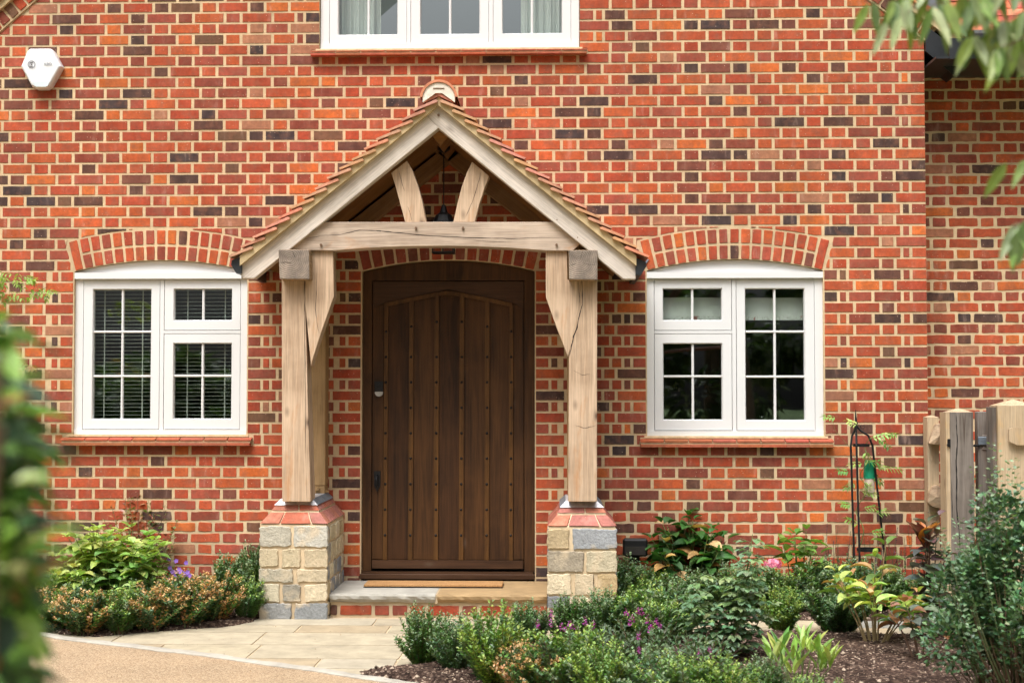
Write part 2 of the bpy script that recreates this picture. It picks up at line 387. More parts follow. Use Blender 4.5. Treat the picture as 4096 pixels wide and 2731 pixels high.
# ---------------------------------------------------------------- brick laying
def jit(a): return random.uniform(-a, a)
PAL = [((186, 86, 50), 26), ((176, 74, 44), 24), ((164, 78, 58), 18), ((194, 94, 48), 12), ((208, 110, 48), 6),
       ((142, 66, 48), 9), ((124, 70, 56), 6), ((92, 60, 50), 5), ((74, 54, 50), 6), ((62, 52, 54), 2), ((176, 122, 92), 3), ((112, 80, 58), 2)]
PALB = []
for c, w in PAL: PALB += [c] * w
def brickcol(bias=1.0):
    c = s2l(random.choice(PALB)); k = random.uniform(.76, .96) * bias
    return tuple(min(1, x * k * random.uniform(.97, 1.03) * w_) for x, w_ in zip(c, (.95, .88, .86)))
def outline(corners, step=.03, j=.0023, cut=.006):
    """rounded, slightly wobbly outline of a convex polygon"""
    n = len(corners); pts = []
    for i in range(n):
        a = Vector(corners[i]); b2 = Vector(corners[(i + 1) % n]); L = (b2 - a).length
        if L < 1e-4: continue
        c = min(cut, L * .3); u = (b2 - a) / L; k = max(1, int((L - 2 * c) / step))
        for q in range(k + 1):
            t = c + (L - 2 * c) * q / k; p = a + u * t
            pts.append((p.x + jit(j), p.y + jit(j)))
    return pts
def lay(mb, pts, yf, depth, col, xf=None, inset=.003, mi=0, bulge=0):
    n = len(pts)
    if n < 3: return
    ar = sum(pts[i][0] * pts[(i + 1) % n][1] - pts[(i + 1) % n][0] * pts[i][1] for i in range(n))
    if ar < 0: pts = pts[::-1]
    P = [Vector(p) for p in pts]; inn = []
    for i in range(n):
        d = (P[(i + 1) % n] - P[i - 1]); d = d.normalized() if d.length > 1e-9 else Vector((1, 0))
        inn.append(P[i] + Vector((-d.y, d.x)) * inset)
    if bulge:
        c = sum(inn, Vector((0, 0))) / n
        mid = [c + (p - c) * .62 for p in inn]
        vs = [(p.x, yf + depth, p.y) for p in P] + [(p.x, yf, p.y) for p in inn] + [(p.x, yf - bulge * random.uniform(.3, 1.5), p.y) for p in mid] + [(c.x, yf - bulge * random.uniform(.6, 1.6), c.y)]
        fs = [(i, (i + 1) % n, n + (i + 1) % n, n + i) for i in range(n)] + [(n + i, n + (i + 1) % n, 2 * n + (i + 1) % n, 2 * n + i) for i in range(n)] + [(2 * n + i, 2 * n + (i + 1) % n, 3 * n) for i in range(n)]
    else:
        vs = [(p.x, yf + depth, p.y) for p in P] + [(p.x, yf, p.y) for p in inn]
        fs = [(i, (i + 1) % n, n + (i + 1) % n, n + i) for i in range(n)] + [tuple(range(n, 2 * n))]
    if xf: vs = [xf(Vector(v)) for v in vs]
    mb.add(vs, fs, col, mi)
BH = .0612; SL = .2030; HL = .0945
pA = W(266.6, 35); pB = W(600, 1800); PITCH = (pA.z - pB.z) / 41; ROWZ = pA.z
pC = W(3154, 24); MOD = (pC.x - pA.x) / 15; PH = pA.x
print('PITCH', PITCH, 'MOD', MOD)
SL *= MOD / .3375; HL *= MOD / .3375; BH *= PITCH / .075
GAP = (MOD - SL - HL) / 2
def archcol():
    c = brickcol()
    return c if max(c) > .2 or random.random() < .15 else archcol()

class Wall:
    """bond in the x,z plane; keep = list of functions x -> (zlow, zhigh) blocked"""
    def __init__(s, mod, pitch, ph, rowz): s.mod, s.pitch, s.ph, s.rowz = mod, pitch, ph, rowz
    def row_bricks(s, r, a, b, ja, jb):
        """intervals for row r between a and b; ja/jb True if a jamb"""
        out = []; A, B = a, b
        off = s.ph + (0 if r % 2 == 0 else s.mod / 2)
        for side, flag in ((0, ja), (1, jb)):
            if not flag or b - a < .45: continue
            if flag == 2: par = 0 if r % 2 == 0 else 1
            else: par = r % 2
            segs = [(0, SL)] if par == 0 else [(0, HL), (HL + GAP, HL + GAP + .042)]
            for q0, q1 in segs:
                if side == 0: out.append((a + q0, a + q1)); A = a + q1 + GAP
                else: out.append((b - q1, b - q0)); B = b - q1 - GAP
        k0 = int((A - off) / s.mod) - 2; nat = []
        for k in range(k0, k0 + int((B - A) / s.mod) + 5):
            hc = off + k * s.mod
            nat.append((hc - HL / 2, hc + HL / 2)); nat.append((hc + HL / 2 + GAP, hc + HL / 2 + GAP + SL))
        cl = [[max(x0, A), min(x1, B)] for x0, x1 in nat if min(x1, B) - max(x0, A) > .004]
        i = 0
        while i < len(cl):
            w = cl[i][1] - cl[i][0]
            if w < .042 and len(cl) > 1:
                if i == 0: cl[1][0] = cl[0][0]; cl.pop(0); continue
                else: cl[i - 1][1] = cl[i][1]; cl.pop(i); continue
            i += 1
        return out + [tuple(c) for c in cl]
    def build_rows(s, mb, x0, x1, zlo, zhi, openings, blocks, yf=0.0, xf=None, j0=False, j1=2, bias=1.0, colfn=None):
        r = int((s.rowz - zhi) / s.pitch) - 1
        while True:
            zc = s.rowz - r * s.pitch
            if zc < zlo: break
            if zc < zhi:
                segs = [(x0, x1, j0, j1)]
                for (ox0, ox1, oz0, oz1) in openings:
                    if oz0 < zc < oz1:
                        ns = []
                        for (a, b, ja, jb) in segs:
                            if ox1 <= a or ox0 >= b: ns.append((a, b, ja, jb)); continue
                            if ox0 > a: ns.append((a, ox0, ja, 1))
                            if ox1 < b: ns.append((ox1, b, 1, jb))
                        segs = ns
                za, zb = zc - BH / 2, zc + BH / 2
                for (a, b, ja, jb) in segs:
                    for (p, q) in s.row_bricks(r, a, b, ja, jb):
                        near = [bl for bl in blocks if bl[0] < q and bl[1] > p and bl[2] < zb and bl[3] > za]
                        col = brickcol(bias) if colfn is None else colfn(p, q, zc)
                        yy = yf + jit(.0012)
                        if not near:
                            tl = jit(.0019)
                            lay(mb, outline([(p + jit(.002), za + tl), (q + jit(.002), za - tl), (q + jit(.002), zb - tl + jit(.001)), (p + jit(.002), zb + tl + jit(.001))]), yy, .006, col, xf)
                        else:
                            n = max(3, int((q - p) / .008)); cols = []
                            for i in range(n + 1):
                                x = p + (q - p) * i / n; parts = [(za, zb)]
                                for bl in near:
                                    if bl[0] <= x <= bl[1]:
                                        rr = bl[4](x)
                                        if rr is None: continue
                                        lo, hi = rr; np_ = []
                                        for (u, w) in parts:
                                            if hi <= u or lo >= w: np_.append((u, w)); continue
                                            if lo > u: np_.append((u, lo))
                                            if hi < w: np_.append((hi, w))
                                        parts = np_
                                cols.append((x, parts))
                            run = []
                            def flush(run):
                                if len(run) >= 2 and (run[-1][0] - run[0][0]) * max(w - u for x, u, w in run) > 2e-4:
                                    pl = [(x, u + jit(.0008)) for x, u, w in run] + [(x, w + jit(.0008)) for x, u, w in reversed(run)]
                                    lay(mb, pl, yy, .006, col, xf, .0015)
                            for x, parts in cols:
                                parts = sorted([t for t in parts if t[1] - t[0] > .006], key=lambda t: t[1] - t[0])
                                if parts: run.append((x, parts[-1][0], parts[-1][1]))
                                else: flush(run); run = []
                            flush(run)
            r += 1
def circ(x0, x1, zs, rise):
    c = (x1 - x0) / 2; Rr = c * c / (2 * rise) + rise / 2; return ((x0 + x1) / 2, zs + rise - Rr, Rr)

# ================================================================ HOUSE
house = thing('brick_house', 'red brick house front with cream mortar, white casement windows and clay tiled gable', 'house', (0, 0, 0))
XR = W(3703, 800).x; XL = W(-192, 800).x
ZBOT = -.15
# openings  (x0,x1,z0,zspring,rise,ring)
def opening(pxl, pxr, pyb, pys, pya):
    a = W(pxl, (pyb + pys) / 2).x; b = W(pxr, (pyb + pys) / 2).x; m = (pxl + pxr) / 2
    return [a, b, W(m, pyb).z, W(m, pys).z, W(m, pya).z - W(m, pys).z]
LW = opening(294, 987, 1742, 1085, 1041)
RW = opening(2588, 3295, 1747, 1082, 1037)
DO = opening(1446, 2139, 2330, 1083, 1040)
UW = opening(1279, 2318, 197, -700, -760)
DO[2] = ZBOT
RING = .212
rects = [(o[0], o[1], o[2], o[3] + (.0 if o is not UW else 0)) for o in (LW, RW, DO, UW)]
# gable line in x,z : ridge centre px 1850
gl0 = W(0, 130); gl1 = W(150, 0); gr0 = W(3596, 91); gr1 = W(3703, 168)
def gable_z(x):       # lower edge of the verge brick band
    sl = (gl1.z - gl0.z) / (gl1.x - gl0.x); sr = (gr1.z - gr0.z) / (gr1.x - gr0.x)
    return min(gl0.z + sl * (x - gl0.x), gr0.z + sr * (x - gr0.x))
TOPZ = 5.6
blocks = []
def arch_block(o, ring=RING):
    cx, cz, r0 = circ(o[0], o[1], o[3], o[4]); r1 = r0 + ring + .012
    a0 = math.asin((o[1] - cx) / r0)          # skewback angle
    xs = cx + (r1) * sin(a0) + .014
    def f(x):
        d = abs(x - cx)
        if d > xs - cx: return None
        hi = cz + sqrt(max(0, r1 * r1 - d * d))
        if d > (o[1] - cx):
            t = (d - (o[1] - cx) - .012) / (xs - cx - (o[1] - cx) - .012 + 1e-6); 
            lo = cz + r0 * cos(a0) + max(0, t) * (ring * cos(a0))
            if t < 0: lo = o[3] - .0
        else: lo = o[2]
        hi2 = cz + r1 * cos(a0) if d > r1 * sin(a0) else hi
        return (lo, max(hi2, lo))
    blocks.append((cx - (xs - cx), xs, o[2], cz + r1, f))
    return cx, cz, r0, a0
arcs = {}
for nm, o in (('L', LW), ('R', RW), ('D', DO)): arcs[nm] = arch_block(o)
# window 3 (upper): plain rectangle
blocks.append((XL - 1, XR + 1, gable_z(XL) - 3, TOPZ + 3, lambda x: (gable_z(x) - .006, 99)))
# sills block a course
sills = []
def sill_block(pxl, pxr, pyt, pyb):
    a = W(pxl, pyb).x; b = W(pxr, pyb).x; m = (pxl + pxr) / 2; z0 = W(m, pyb).z; z1 = W(m, pyt).z
    blocks.append((a, b, z0, z1, lambda x: (z0, z1))); return (a, b, z0, z1)
SL_L = sill_block(252, 1010, 1742, 1781); SL_R = sill_block(2560, 3330, 1748, 1788); SL_U = sill_block(1246, 2347, 197, 226)
wl_ = Wall(MOD, PITCH, PH, ROWZ)
bm = MB()
DARKSPOT = {}
wl_.build_rows(bm, XL, XR, ZBOT, TOPZ, rects, blocks, 0.0, None, False, 2)
# arch rings
def voussoir(mb, cx, cz, ra, rb, t0, t1, col, yf=-.001):
    q = [(cx + ra * sin(t0), cz + ra * cos(t0)), (cx + ra * sin(t1), cz + ra * cos(t1)), (cx + rb * sin(t1), cz + rb * cos(t1)), (cx + rb * sin(t0), cz + rb * cos(t0))]
    lay(mb, outline(q, .03, .0014, .005), yf, .007, col)
for nm, two in (('L', 1), ('R', 1), ('D', 0)):
    cx, cz, r0, a0 = arcs[nm]; g = .0075
    n = 17 if two else 15
    st = 2 * a0 / n
    for i in range(n):
        t0 = -a0 + st * i + g / r0; t1 = -a0 + st * (i + 1) - g / r0
        end = i in (0, n - 1)
        if not two or end:
            voussoir(bm, cx, cz, r0 + .003, r0 + RING, t0, t1, archcol())
        else:
            voussoir(bm, cx, cz, r0 + .003, r0 + RING / 2 - .008, t0 + jit(.0006), t1 + jit(.0006), archcol())
            voussoir(bm, cx, cz, r0 + RING / 2 + .008, r0 + RING, t0 + jit(.0006), t1 + jit(.0006), archcol())
# verge band of bricks square to the slope
def verge(mb, p0, p1, n_extra, hgt=.105, w=.066, yf=-.018):
    d = Vector((p1[0] - p0[0], p1[1] - p0[1])).normalized(); nrm = Vector((-d.y, d.x))
    if nrm.y < 0: nrm = -nrm
    L = n_extra; k = 0; t = 0.004
    while t < L:
        a = Vector(p0) + d * t; b2 = a + d * w
        q = [tuple(a + nrm * .012), tuple(b2 + nrm * .012), tuple(b2 + nrm * (hgt)), tuple(a + nrm * (hgt))]
        lay(mb, outline(q), yf, .012, brickcol(), None); t += w + .014
    q = [tuple(Vector(p0) - d * .02), tuple(Vector(p0) + d * L), tuple(Vector(p0) + d * L + nrm * hgt), tuple(Vector(p0) - d * .02 + nrm * hgt)]
    return d, nrm, q
vL0 = (XL, gable_z(XL)); gx = (gl0.z - gr0.z + (gr1.z - gr0.z) / (gr1.x - gr0.x) * gr0.x - (gl1.z - gl0.z) / (gl1.x - gl0.x) * gl0.x) / ((gr1.z - gr0.z) / (gr1.x - gr0.x) - (gl1.z - gl0.z) / (gl1.x - gl0.x))
LV = 2.2
dL, nL, qL = verge(bm, vL0, (0.0, gable_z(XL) + (gl1.z - gl0.z) / (gl1.x - gl0.x) * (0 - XL)), LV)
vR0 = (XR, gable_z(XR))
dR, nR, qR = verge(bm, vR0, (gr0.x, gr0.z), LV)
wall_o = bm.build('brick_face', M['brick'], house)
# mortar backing plane with openings
def strips(mb, x0, x1, zlo, zhi, openings, topf, y, step=.02):
    xs = sorted(set([x0, x1] + [round(x0 + step * i, 5) for i in range(int((x1 - x0) / step) + 1)] + [v for o in openings for v in (o[0], o[1])]))
    xs = [x for x in xs if x0 <= x <= x1]
    for a, b in zip(xs, xs[1:]):
        if b - a < 1e-6: continue
        m = (a + b) / 2
        cuts = []
        for o in openings:
            if o[0] <= m <= o[1]:
                if o[4] > 0:
                    cx, cz, r0 = circ(o[0], o[1], o[3], o[4])
                    za = cz + sqrt(max(0, r0 * r0 - (a - cx) ** 2)); zb_ = cz + sqrt(max(0, r0 * r0 - (b - cx) ** 2))
                else: za = zb_ = o[3]
                cuts.append((o[2], za, zb_))
        cuts.sort(); cur = (zlo, zlo)
        ta, tb = (topf(a), topf(b)) if topf else (zhi, zhi)
        for c in cuts:
            if c[0] > cur[0]: mb.add([(a, y, cur[0]), (b, y, cur[1]), (b, y, c[0]), (a, y, c[0])], [(0, 1, 2, 3)])
            cur = (c[1], c[2])
        if min(ta, tb) > max(cur): mb.add([(a, y, cur[0]), (b, y, cur[1]), (b, y, tb), (a, y, ta)], [(0, 1, 2, 3)])
mo = MB()
topf = lambda x: min(TOPZ, gable_z(x) + .12)
UWo = list(UW); UWo[4] = 0
strips(mo, XL, XR, ZBOT, TOPZ, [LW, RW, DO, UWo], topf, .0035)
for (q, y) in ((qL, -.010), (qR, -.010)): mo.prism(q, y, .0)
# reveals, 0.13 m deep
def reveal(mb, o, d=.13):
    pts = [(o[0], o[2]), (o[0], o[3])]
    if o[4] > 0:
        cx, cz, r0 = circ(o[0], o[1], o[3], o[4])
        for i in range(1, 16):
            x = o[0] + (o[1] - o[0]) * i / 16; pts.append((x, cz + sqrt(r0 * r0 - (x - cx) ** 2)))
    pts += [(o[1], o[3]), (o[1], o[2])]
    for i in range(len(pts)):
        p, q = pts[i], pts[(i + 1) % len(pts)]
        mb.add([(p[0], .003, p[1]), (q[0], .003, q[1]), (q[0], d, q[1]), (p[0], d, p[1])], [(0, 1, 2, 3)])
for o in (LW, RW, DO, UWo): reveal(mo, o)
mo.build('mortar_bed', M['mortar'], wall_o)
# body of the house behind the front: side walls, inner faces, back
hb = MB(); HD = 6.5
zl, zr = gable_z(XL), gable_z(XR)
hb.add([(XL, .004, ZBOT), (XL, HD, ZBOT), (XL, HD, zl + .1), (XL, .004, zl + .1)], [(0, 1, 2, 3)])
hb.add([(XR, .34, ZBOT), (XR, HD, ZBOT), (XR, HD, zr + .1), (XR, .34, zr + .1)], [(0, 1, 2, 3)])
hb.add([(XL, HD, ZBOT), (XR, HD, ZBOT), (XR, HD, TOPZ), (XL, HD, TOPZ)], [(0, 1, 2, 3)])
hb.add([(XL, 0.01, 2.55), (XR, .01, 2.55), (XR, HD, 2.55), (XL, HD, 2.55)], [(0, 1, 2, 3)])
hb.add([(XL, 0.0, .02), (XR, .0, .02), (XR, HD, .02), (XL, HD, .02)], [(0, 1, 2, 3)])
hb.build('inner_wall', M['wallpaper'], house)
# inner side of the front wall
iw = MB(); strips(iw, XL, XR, ZBOT, TOPZ, [LW, RW, DO, UWo], topf, .131, .05); iw.build('front_wall_inside', M['wallpaper'], house)
# right return of the front wall (x = XR, y 0 .. .34) in brick
rb = MB()
def xf_ret(v): return Vector((XR - v.y + .004, v.x, v.z))
r = 0
for r in range(-30, 64):
    zc = ROWZ - r * PITCH
    if zc < ZBOT or zc > zr: continue
    a, b = (0.002, HL + .002) if r % 2 == 0 else (0.002, SL)
    lay(rb, outline([(a, zc - BH / 2), (b, zc - BH / 2), (b, zc + BH / 2), (a, zc + BH / 2)]), .004, .006, brickcol(), xf_ret)
    lay(rb, outline([(b + GAP, zc - BH / 2), (.335, zc - BH / 2), (.335, zc + BH / 2), (b + GAP, zc + BH / 2)]), .004, .006, brickcol(), xf_ret)
rb.add([(XR - .002, 0.0036, ZBOT), (XR - .002, .34, ZBOT), (XR - .002, .34, zr), (XR - .002, .0036, zr)], [(0, 1, 2, 3)], mi=1)
rb.build('brick_return', [M['brick'], M['mortar']], house)
# verge of the gable: mortar fillet and tile edges, main roof slopes
def roof_side(p0, d, nrm, sgn, name, up):
    """p0 foot of band lower edge, d up the slope; up = length"""
    f = MB()
    base = Vector(p0) + nrm * .105
    a = base - d * .30 if sgn > 0 else base - d * .3
    q = [tuple(a), tuple(base + d * up), tuple(base + d * up + nrm * .045), tuple(a + nrm * .045)]
    f.prism(q, -.045, .02); f.build('verge_fillet', M['fillet'], house)
    t = MB(); g = .1; s = -.34
    while s < up:
        for row in range(1):
            e0 = base + d * (s) + nrm * (.045 + .030); e1 = base + d * (s + .265) + nrm * (.045 + .004)
            c = s2l((196, 120, 88)); c = tuple(x * random.uniform(.8, 1.2) for x in c)
            th = .014
            # tile runs back in y as separate tiles
            for yy in range(8):
                y0 = -.075 + yy * .168; y1 = y0 + .163
                cc = tuple(x * random.uniform(.8, 1.2) for x in c)
                P = [e0, e1, e1 + nrm * th, e0 + nrm * th]
                t.prism([tuple(p) for p in P], y0, y1, cc)
        s += g
    t.build('roof_tile_slope', M['tile'], house)
roof_side(vL0, dL, nL, -1, 'l', LV + .3); roof_side(vR0, dR, nR, 1, 'r', LV + .3)
rs = MB()   # roof deck closing the top
for p0, d, nrm in ((vL0, dL, nL), (vR0, dR, nR)):
    b0 = Vector(p0) + nrm * .14 - d * .2; b1 = Vector(p0) + nrm * .14 + d * 3.6
    rs.add([(b0.x, .0, b0.y), (b1.x, .0, b1.y), (b1.x, HD, b1.y), (b0.x, HD, b0.y)], [(0, 1, 2, 3)])
rs.build('roof_deck', M['blackpaint'], house)
# black painted box end of the eaves at the right
be = MB()
pt = [xz(3703, 100, -.03), xz(3722, 118, -.03), xz(3838, 205, -.03), xz(3838, 300, -.03), xz(3812, 299, -.03), xz(3703, 205, -.03)]
be.prism(pt, -.03, -.005); be.build('black_box_end', M['blackpaint'], house)
be = MB()
pt = [xz(3706, 130, .0), xz(3838, 225, 0), xz(3838, 290, 0), xz(3706, 195, 0)]
be.prism(pt, -.004, .33); be.build('black_soffit', M['blackpaint'], house)
# wing wall at right, set back
WY = .34
ww = Wall(MOD, PITCH, W(3752, 382, WY).x, W(3752, 382, WY).z)
wm = MB(); wtop = W(3900, 200, WY).z; XE = XR + 2.6
oldc = brickcol
ww.build_rows(wm, XR + .004, XE, ZBOT, wtop, [], [], WY, None, False, False)
ww_o = wm.build('wing_brick_face', M['brick'], house)
wm2 = MB(); wm2.add([(XR, WY + .0035, ZBOT), (XE, WY + .0035, ZBOT), (XE, WY + .0035, wtop + .3), (XR, WY + .0035, wtop + .3)], [(0, 1, 2, 3)]); wm2.build('wing_mortar_bed', M['mortar'], ww_o)
# wing eaves: black fascia, soffit, gutter and tiled slope
EY = -.27; ez = W(3950, 314, WY).z
e = MB()
e.box(XR + .10, XE, EY, EY + .04, ez, ez + .14); e.box(XR + .012, XE, EY + .01, WY, ez + .004, ez + .02)
e.build('wing_fascia', M['blackpaint'], house)
e = MB(); gp = [(-.02 + .0, 0)]
e.tube([(XR + .24, EY - .055, ez + .13), (XE, EY - .055, ez + .13)], .052, 10); e.build('wing_gutter', M['blackpaint'], house)
e = MB(); cols_ = [s2l((176, 88, 68)), s2l((196, 104, 78)), s2l((158, 76, 62)), s2l((202, 124, 96))]
sl_ = .84
for i in range(13):
    yy = EY - .04 + i * .1 * cos(R(45)); zz = ez + .165 + i * .1 * sin(R(45)) 
    x = XR + .16 + (i % 2) * .083
    while x < XE - .1:
        c = random.choice(cols_); c = tuple(v * random.uniform(.85, 1.15) for v in c)
        a = R(40)
        mt = Matrix.Translation((x, yy, zz)) @ Matrix.Rotation(R(42), 4, 'X')
        e.box(0, .161, 0, .265, .0, .014, c, xf=mt)
        x += .166
e.build('wing_roof_tiles', M['tile'], house)
# dormer with white cheek and lead apron on the wing roof
dm = MB(); p = W(4010, 100, .15)
dm.box(p.x - .05, p.x + .9, .15, .6, p.z - .08, p.z + .9); dm.build('dormer', M['white'], house)
dm = MB(); dm.box(p.x - .09, p.x + .9, .05, .2, p.z - .24, p.z - .085); dm.build('dormer_lead_apron', M['lead'], house)

# ---------------------------------------------------------------- windows
def rot_none(): pass
def ring(mb, x0, x1, z0, z1, gx0, gx1, gz0, gz1, y0, y1):
    """rectangular frame around a glass rectangle, with a bevelled inner bead"""
    b = .006
    mb.prism([(x0, z0), (gx0 - b, z0), (gx0 - b, z1), (x0, z1)], y0, y1)
    mb.prism([(gx1 + b, z0), (x1, z0), (x1, z1), (gx1 + b, z1)], y0, y1)
    mb.prism([(gx0 - b, z0), (gx1 + b, z0), (gx1 + b, gz0 - b), (gx0 - b, gz0 - b)], y0, y1)
    mb.prism([(gx0 - b, gz1 + b), (gx1 + b, gz1 + b), (gx1 + b, z1), (gx0 - b, z1)], y0, y1)
    A = [(gx0 - b, gz0 - b), (gx1 + b, gz0 - b), (gx1 + b, gz1 + b), (gx0 - b, gz1 + b)]; Bq = [(gx0, gz0), (gx1, gz0), (gx1, gz1), (gx0, gz1)]
    for i in range(4):
        j = (i + 1) % 4
        mb.add([(A[i][0], y0, A[i][1]), (A[j][0], y0, A[j][1]), (Bq[j][0], y0 + .014, Bq[j][1]), (Bq[i][0], y0 + .014, Bq[i][1])], [(0, 1, 2, 3)])
        mb.add([(Bq[i][0], y0 + .014, Bq[i][1]), (Bq[j][0], y0 + .014, Bq[j][1]), (Bq[j][0], y1, Bq[j][1]), (Bq[i][0], y1, Bq[i][1])], [(0, 1, 2, 3)])
def bars(parent, vs, hs, gx0, gx1, gz0, gz1, y0=.047, w=.0165):
    for x in vs:
        b = MB(); b.prism([(x - w / 2, gz0), (x + w / 2, gz0), (x + w / 2, gz1), (x - w / 2, gz1)], y0 + .004, y0 + .02)
        b.prism([(x - w / 4, gz0), (x + w / 4, gz0), (x + w / 4, gz1), (x - w / 4, gz1)], y0 - .002, y0 + .004); b.build('glazing_bar', M['white'], parent)
    for z in hs:
        b = MB(); b.prism([(gx0, z - w / 2), (gx1, z - w / 2), (gx1, z + w / 2), (gx0, z + w / 2)], y0 + .003, y0 + .021)
        b.prism([(gx0, z - w / 4), (gx1, z - w / 4), (gx1, z + w / 4), (gx0, z + w / 4)], y0 - .003, y0 + .003); b.build('glazing_bar', M['white'], parent)
def sill(parent, s, label=None):
    a, b, z0, z1 = s; g = MB()
    n = int(round((b - a) / .172)); st = (b - a) / n
    h = z1 - z0
    for i in range(n):
        x0 = a + st * i + (.004 if i else 0); x1 = a + st * (i + 1) - (.004 if i < n - 1 else 0)
        c = tuple(v * random.uniform(.86, 1.12) for v in s2l((166, 90, 66)))
        # upper, sloping creasing tile
        P = [(-.052, z0 + h * .50), (.05, z0 + h * .84), (.05, z0 + h * .98), (-.052, z0 + h * .66)]
        vs = [(x0, p[0], p[1]) for p in P] + [(x1, p[0], p[1]) for p in P]
        g.add(vs, [(0, 1, 2, 3), (7, 6, 5, 4), (0, 4, 5, 1), (1, 5, 6, 2), (2, 6, 7, 3), (3, 7, 4, 0)], c)
    x = a + .0
    while x < b - .01:
        x1 = min(b, x + st * random.uniform(.95, 1.05)); c = tuple(v * random.uniform(.82, 1.08) for v in s2l((168, 94, 68)))
        g.box(x + .001, x1 - .001, -.058, .0, z0 + .002, z0 + h * .30, c); x = x1
    g.box(a + .006, b - .006, -.047, -.0005, z0 + h * .3, z0 + h * .52, s2l((180, 156, 124)))
    g.box(a + .03, b - .03, -.004, .03, z0 + h * .9, z0 + h * 1.12, s2l((215, 190, 150)))
    return g.build('sill', M['tile'], parent)
def lower_window(o, srect, mirror, name_label):
    u = (o[1] - o[0]) / 1007.0; x0 = o[0]; z0 = o[2]
    uz = (o[3] - o[2]) / (1133 - 190.0)
    fx = (lambda x: x0 + (1275 - x) * u) if mirror else (lambda x: x0 + (x - 268) * u)
    fz = lambda y: z0 + (1133 - y) * uz
    def rc(a, b): p, q = fx(a), fx(b); return (min(p, q), max(p, q))
    f = MB()
    def fb(xa, xb, ya, yb, y0=.030, y1=.09):
        p, q = rc(xa, xb); f.prism([(p, fz(yb)), (q, fz(yb)), (q, fz(ya)), (p, fz(ya))], y0, y1)
    fb(268, 310.5, 232, 1099); fb(1229, 1275, 232, 1099); fb(268, 1275, 1099, 1133, .022); fb(757.5, 780, 240, 1099, .0305)
    fb(312, 757.5, 530, 546.5, .031); fb(310.5, 1229, 232, 238, .031)
    fb(268, 1275, 197, 232, .004)
    # arched head board
    cx, cz, r0 = circ(o[0], o[1], o[3], o[4]); pts = [(o[0] + .003, fz(197)), (o[1] - .003, fz(197))]
    for i in range(17):
        x = o[1] - .004 - (o[1] - o[0] - .008) * i / 16; pts.append((x, cz + sqrt(r0 * r0 - (x - cx) ** 2) - .004))
    f.prism(pts, .032, .06)
    f.box(o[0] + .02, o[1] - .02, .086, .095, o[2] + .01, o[2] + .02)
    w = f.build('window', M['white'], house, label=name_label)
    def sash(a, b, ya, yb, ga, gb, gya, gyb, vs, hsb):
        p, q = rc(a, b); gp, gq = rc(ga, gb); s = MB()
        ring(s, p, q, fz(yb), fz(ya), gp, gq, fz(gyb), fz(gya), .033, .075)
        s.build('sash', M['white'], w)
        g = MB(); g.prism([(gp - .002, fz(gyb)), (gq, fz(gyb)), (gq, fz(gya)), (gp - .002, fz(gya))], .0625, .0665); g.build('pane', M['glass'], w)
        bars(w, [fx(v) for v in vs], [fz(v) for v in hsb], gp, gq, fz(gyb), fz(gya))
    sash(313.5, 754.5, 240, 526.5, 365, 698, 292, 469, [532], [])
    sash(313.5, 754.5, 549, 1095.5, 365, 698, 605, 1035, [533], [790])
    sash(783.5, 1227, 240, 1095.5, 836, 1170, 293, 1037, [1003], [536, 792])
    sill(w, srect)
    return fx, fz, w
fxR, fzR, winR = lower_window(RW, SL_R, False, 'white casement window right of the porch with a cream blind behind')
fxL, fzL, winL = lower_window(LW, SL_L, True, 'white casement window left of the porch with slatted blinds behind')
# upper window
def upper_window():
    o = UW; k = 1.96
    X = lambda x: W(1200 + x / k, 130).x
    Z = lambda y: W(1800, y / k).z
    zt = 5.5
    f = MB()
    for a, b in ((157, 223), (834, 863), (1479, 1511), (2126, 2188)):
        f.prism([(X(a), Z(330)), (X(b), Z(330)), (X(b), zt), (X(a), zt)], .030, .09)
    f.prism([(X(157), Z(385)), (X(2188), Z(385)), (X(2188), Z(330)), (X(157), Z(330))], .022, .09)
    w = f.build('window', M['white'], house, label='wide white three light window above the porch with pale curtains')
    for a, b, ga, gb, v in ((226, 831, 297, 757, 530), (866, 1476, 943, 1403, 1173), (1514, 2123, 1588, 2052, 1818)):
        s = MB(); ring(s, X(a), X(b), Z(328), zt - .03, X(ga), X(gb), Z(255), zt - .1, .033, .075); s.build('sash', M['white'], w)
        g = MB(); g.prism([(X(ga), Z(255)), (X(gb), Z(255)), (X(gb), zt - .1), (X(ga), zt - .1)], .0625, .0665); g.build('pane', M['glass'], w)
        bars(w, [X(v)], [Z(255) + .52], X(ga), X(gb), Z(255), zt - .1)
    sill(w, SL_U)
    def curtain(xa, xb, lean, label):
        c = MB(); n = 70; rows = 8; za = Z(300); zb_ = zt - .05; vs = []; fs = []
        for r_ in range(rows + 1):
            z = lerp(za, zb_, r_ / rows)
            for i in range(n + 1):
                t = i / n; x = lerp(xa, xb, t) + lean * (1 - r_ / rows) * t
                y = .20 + .028 * sin(t * 34 + .7 * sin(t * 9)) + .012 * sin(t * 71 + r_ * .2)
                vs.append((x, y, z))
        for r_ in range(rows):
            for i in range(n):
                a = r_ * (n + 1) + i; fs.append((a, a + 1, a + n + 2, a + n + 1))
        c.add(vs, fs, (.74, .76, .74)); o_ = c.build('curtain', M['curtain'], smooth=True)
        tag(o_, label, 'curtain', 'curtains in the upper window')
    curtain(X(250), X(605), 0, 'pale curtain drawn to the left side of the upper window')
    curtain(X(2080), X(1725), 0, 'pale curtain drawn to the right side of the upper window')
upper_window()
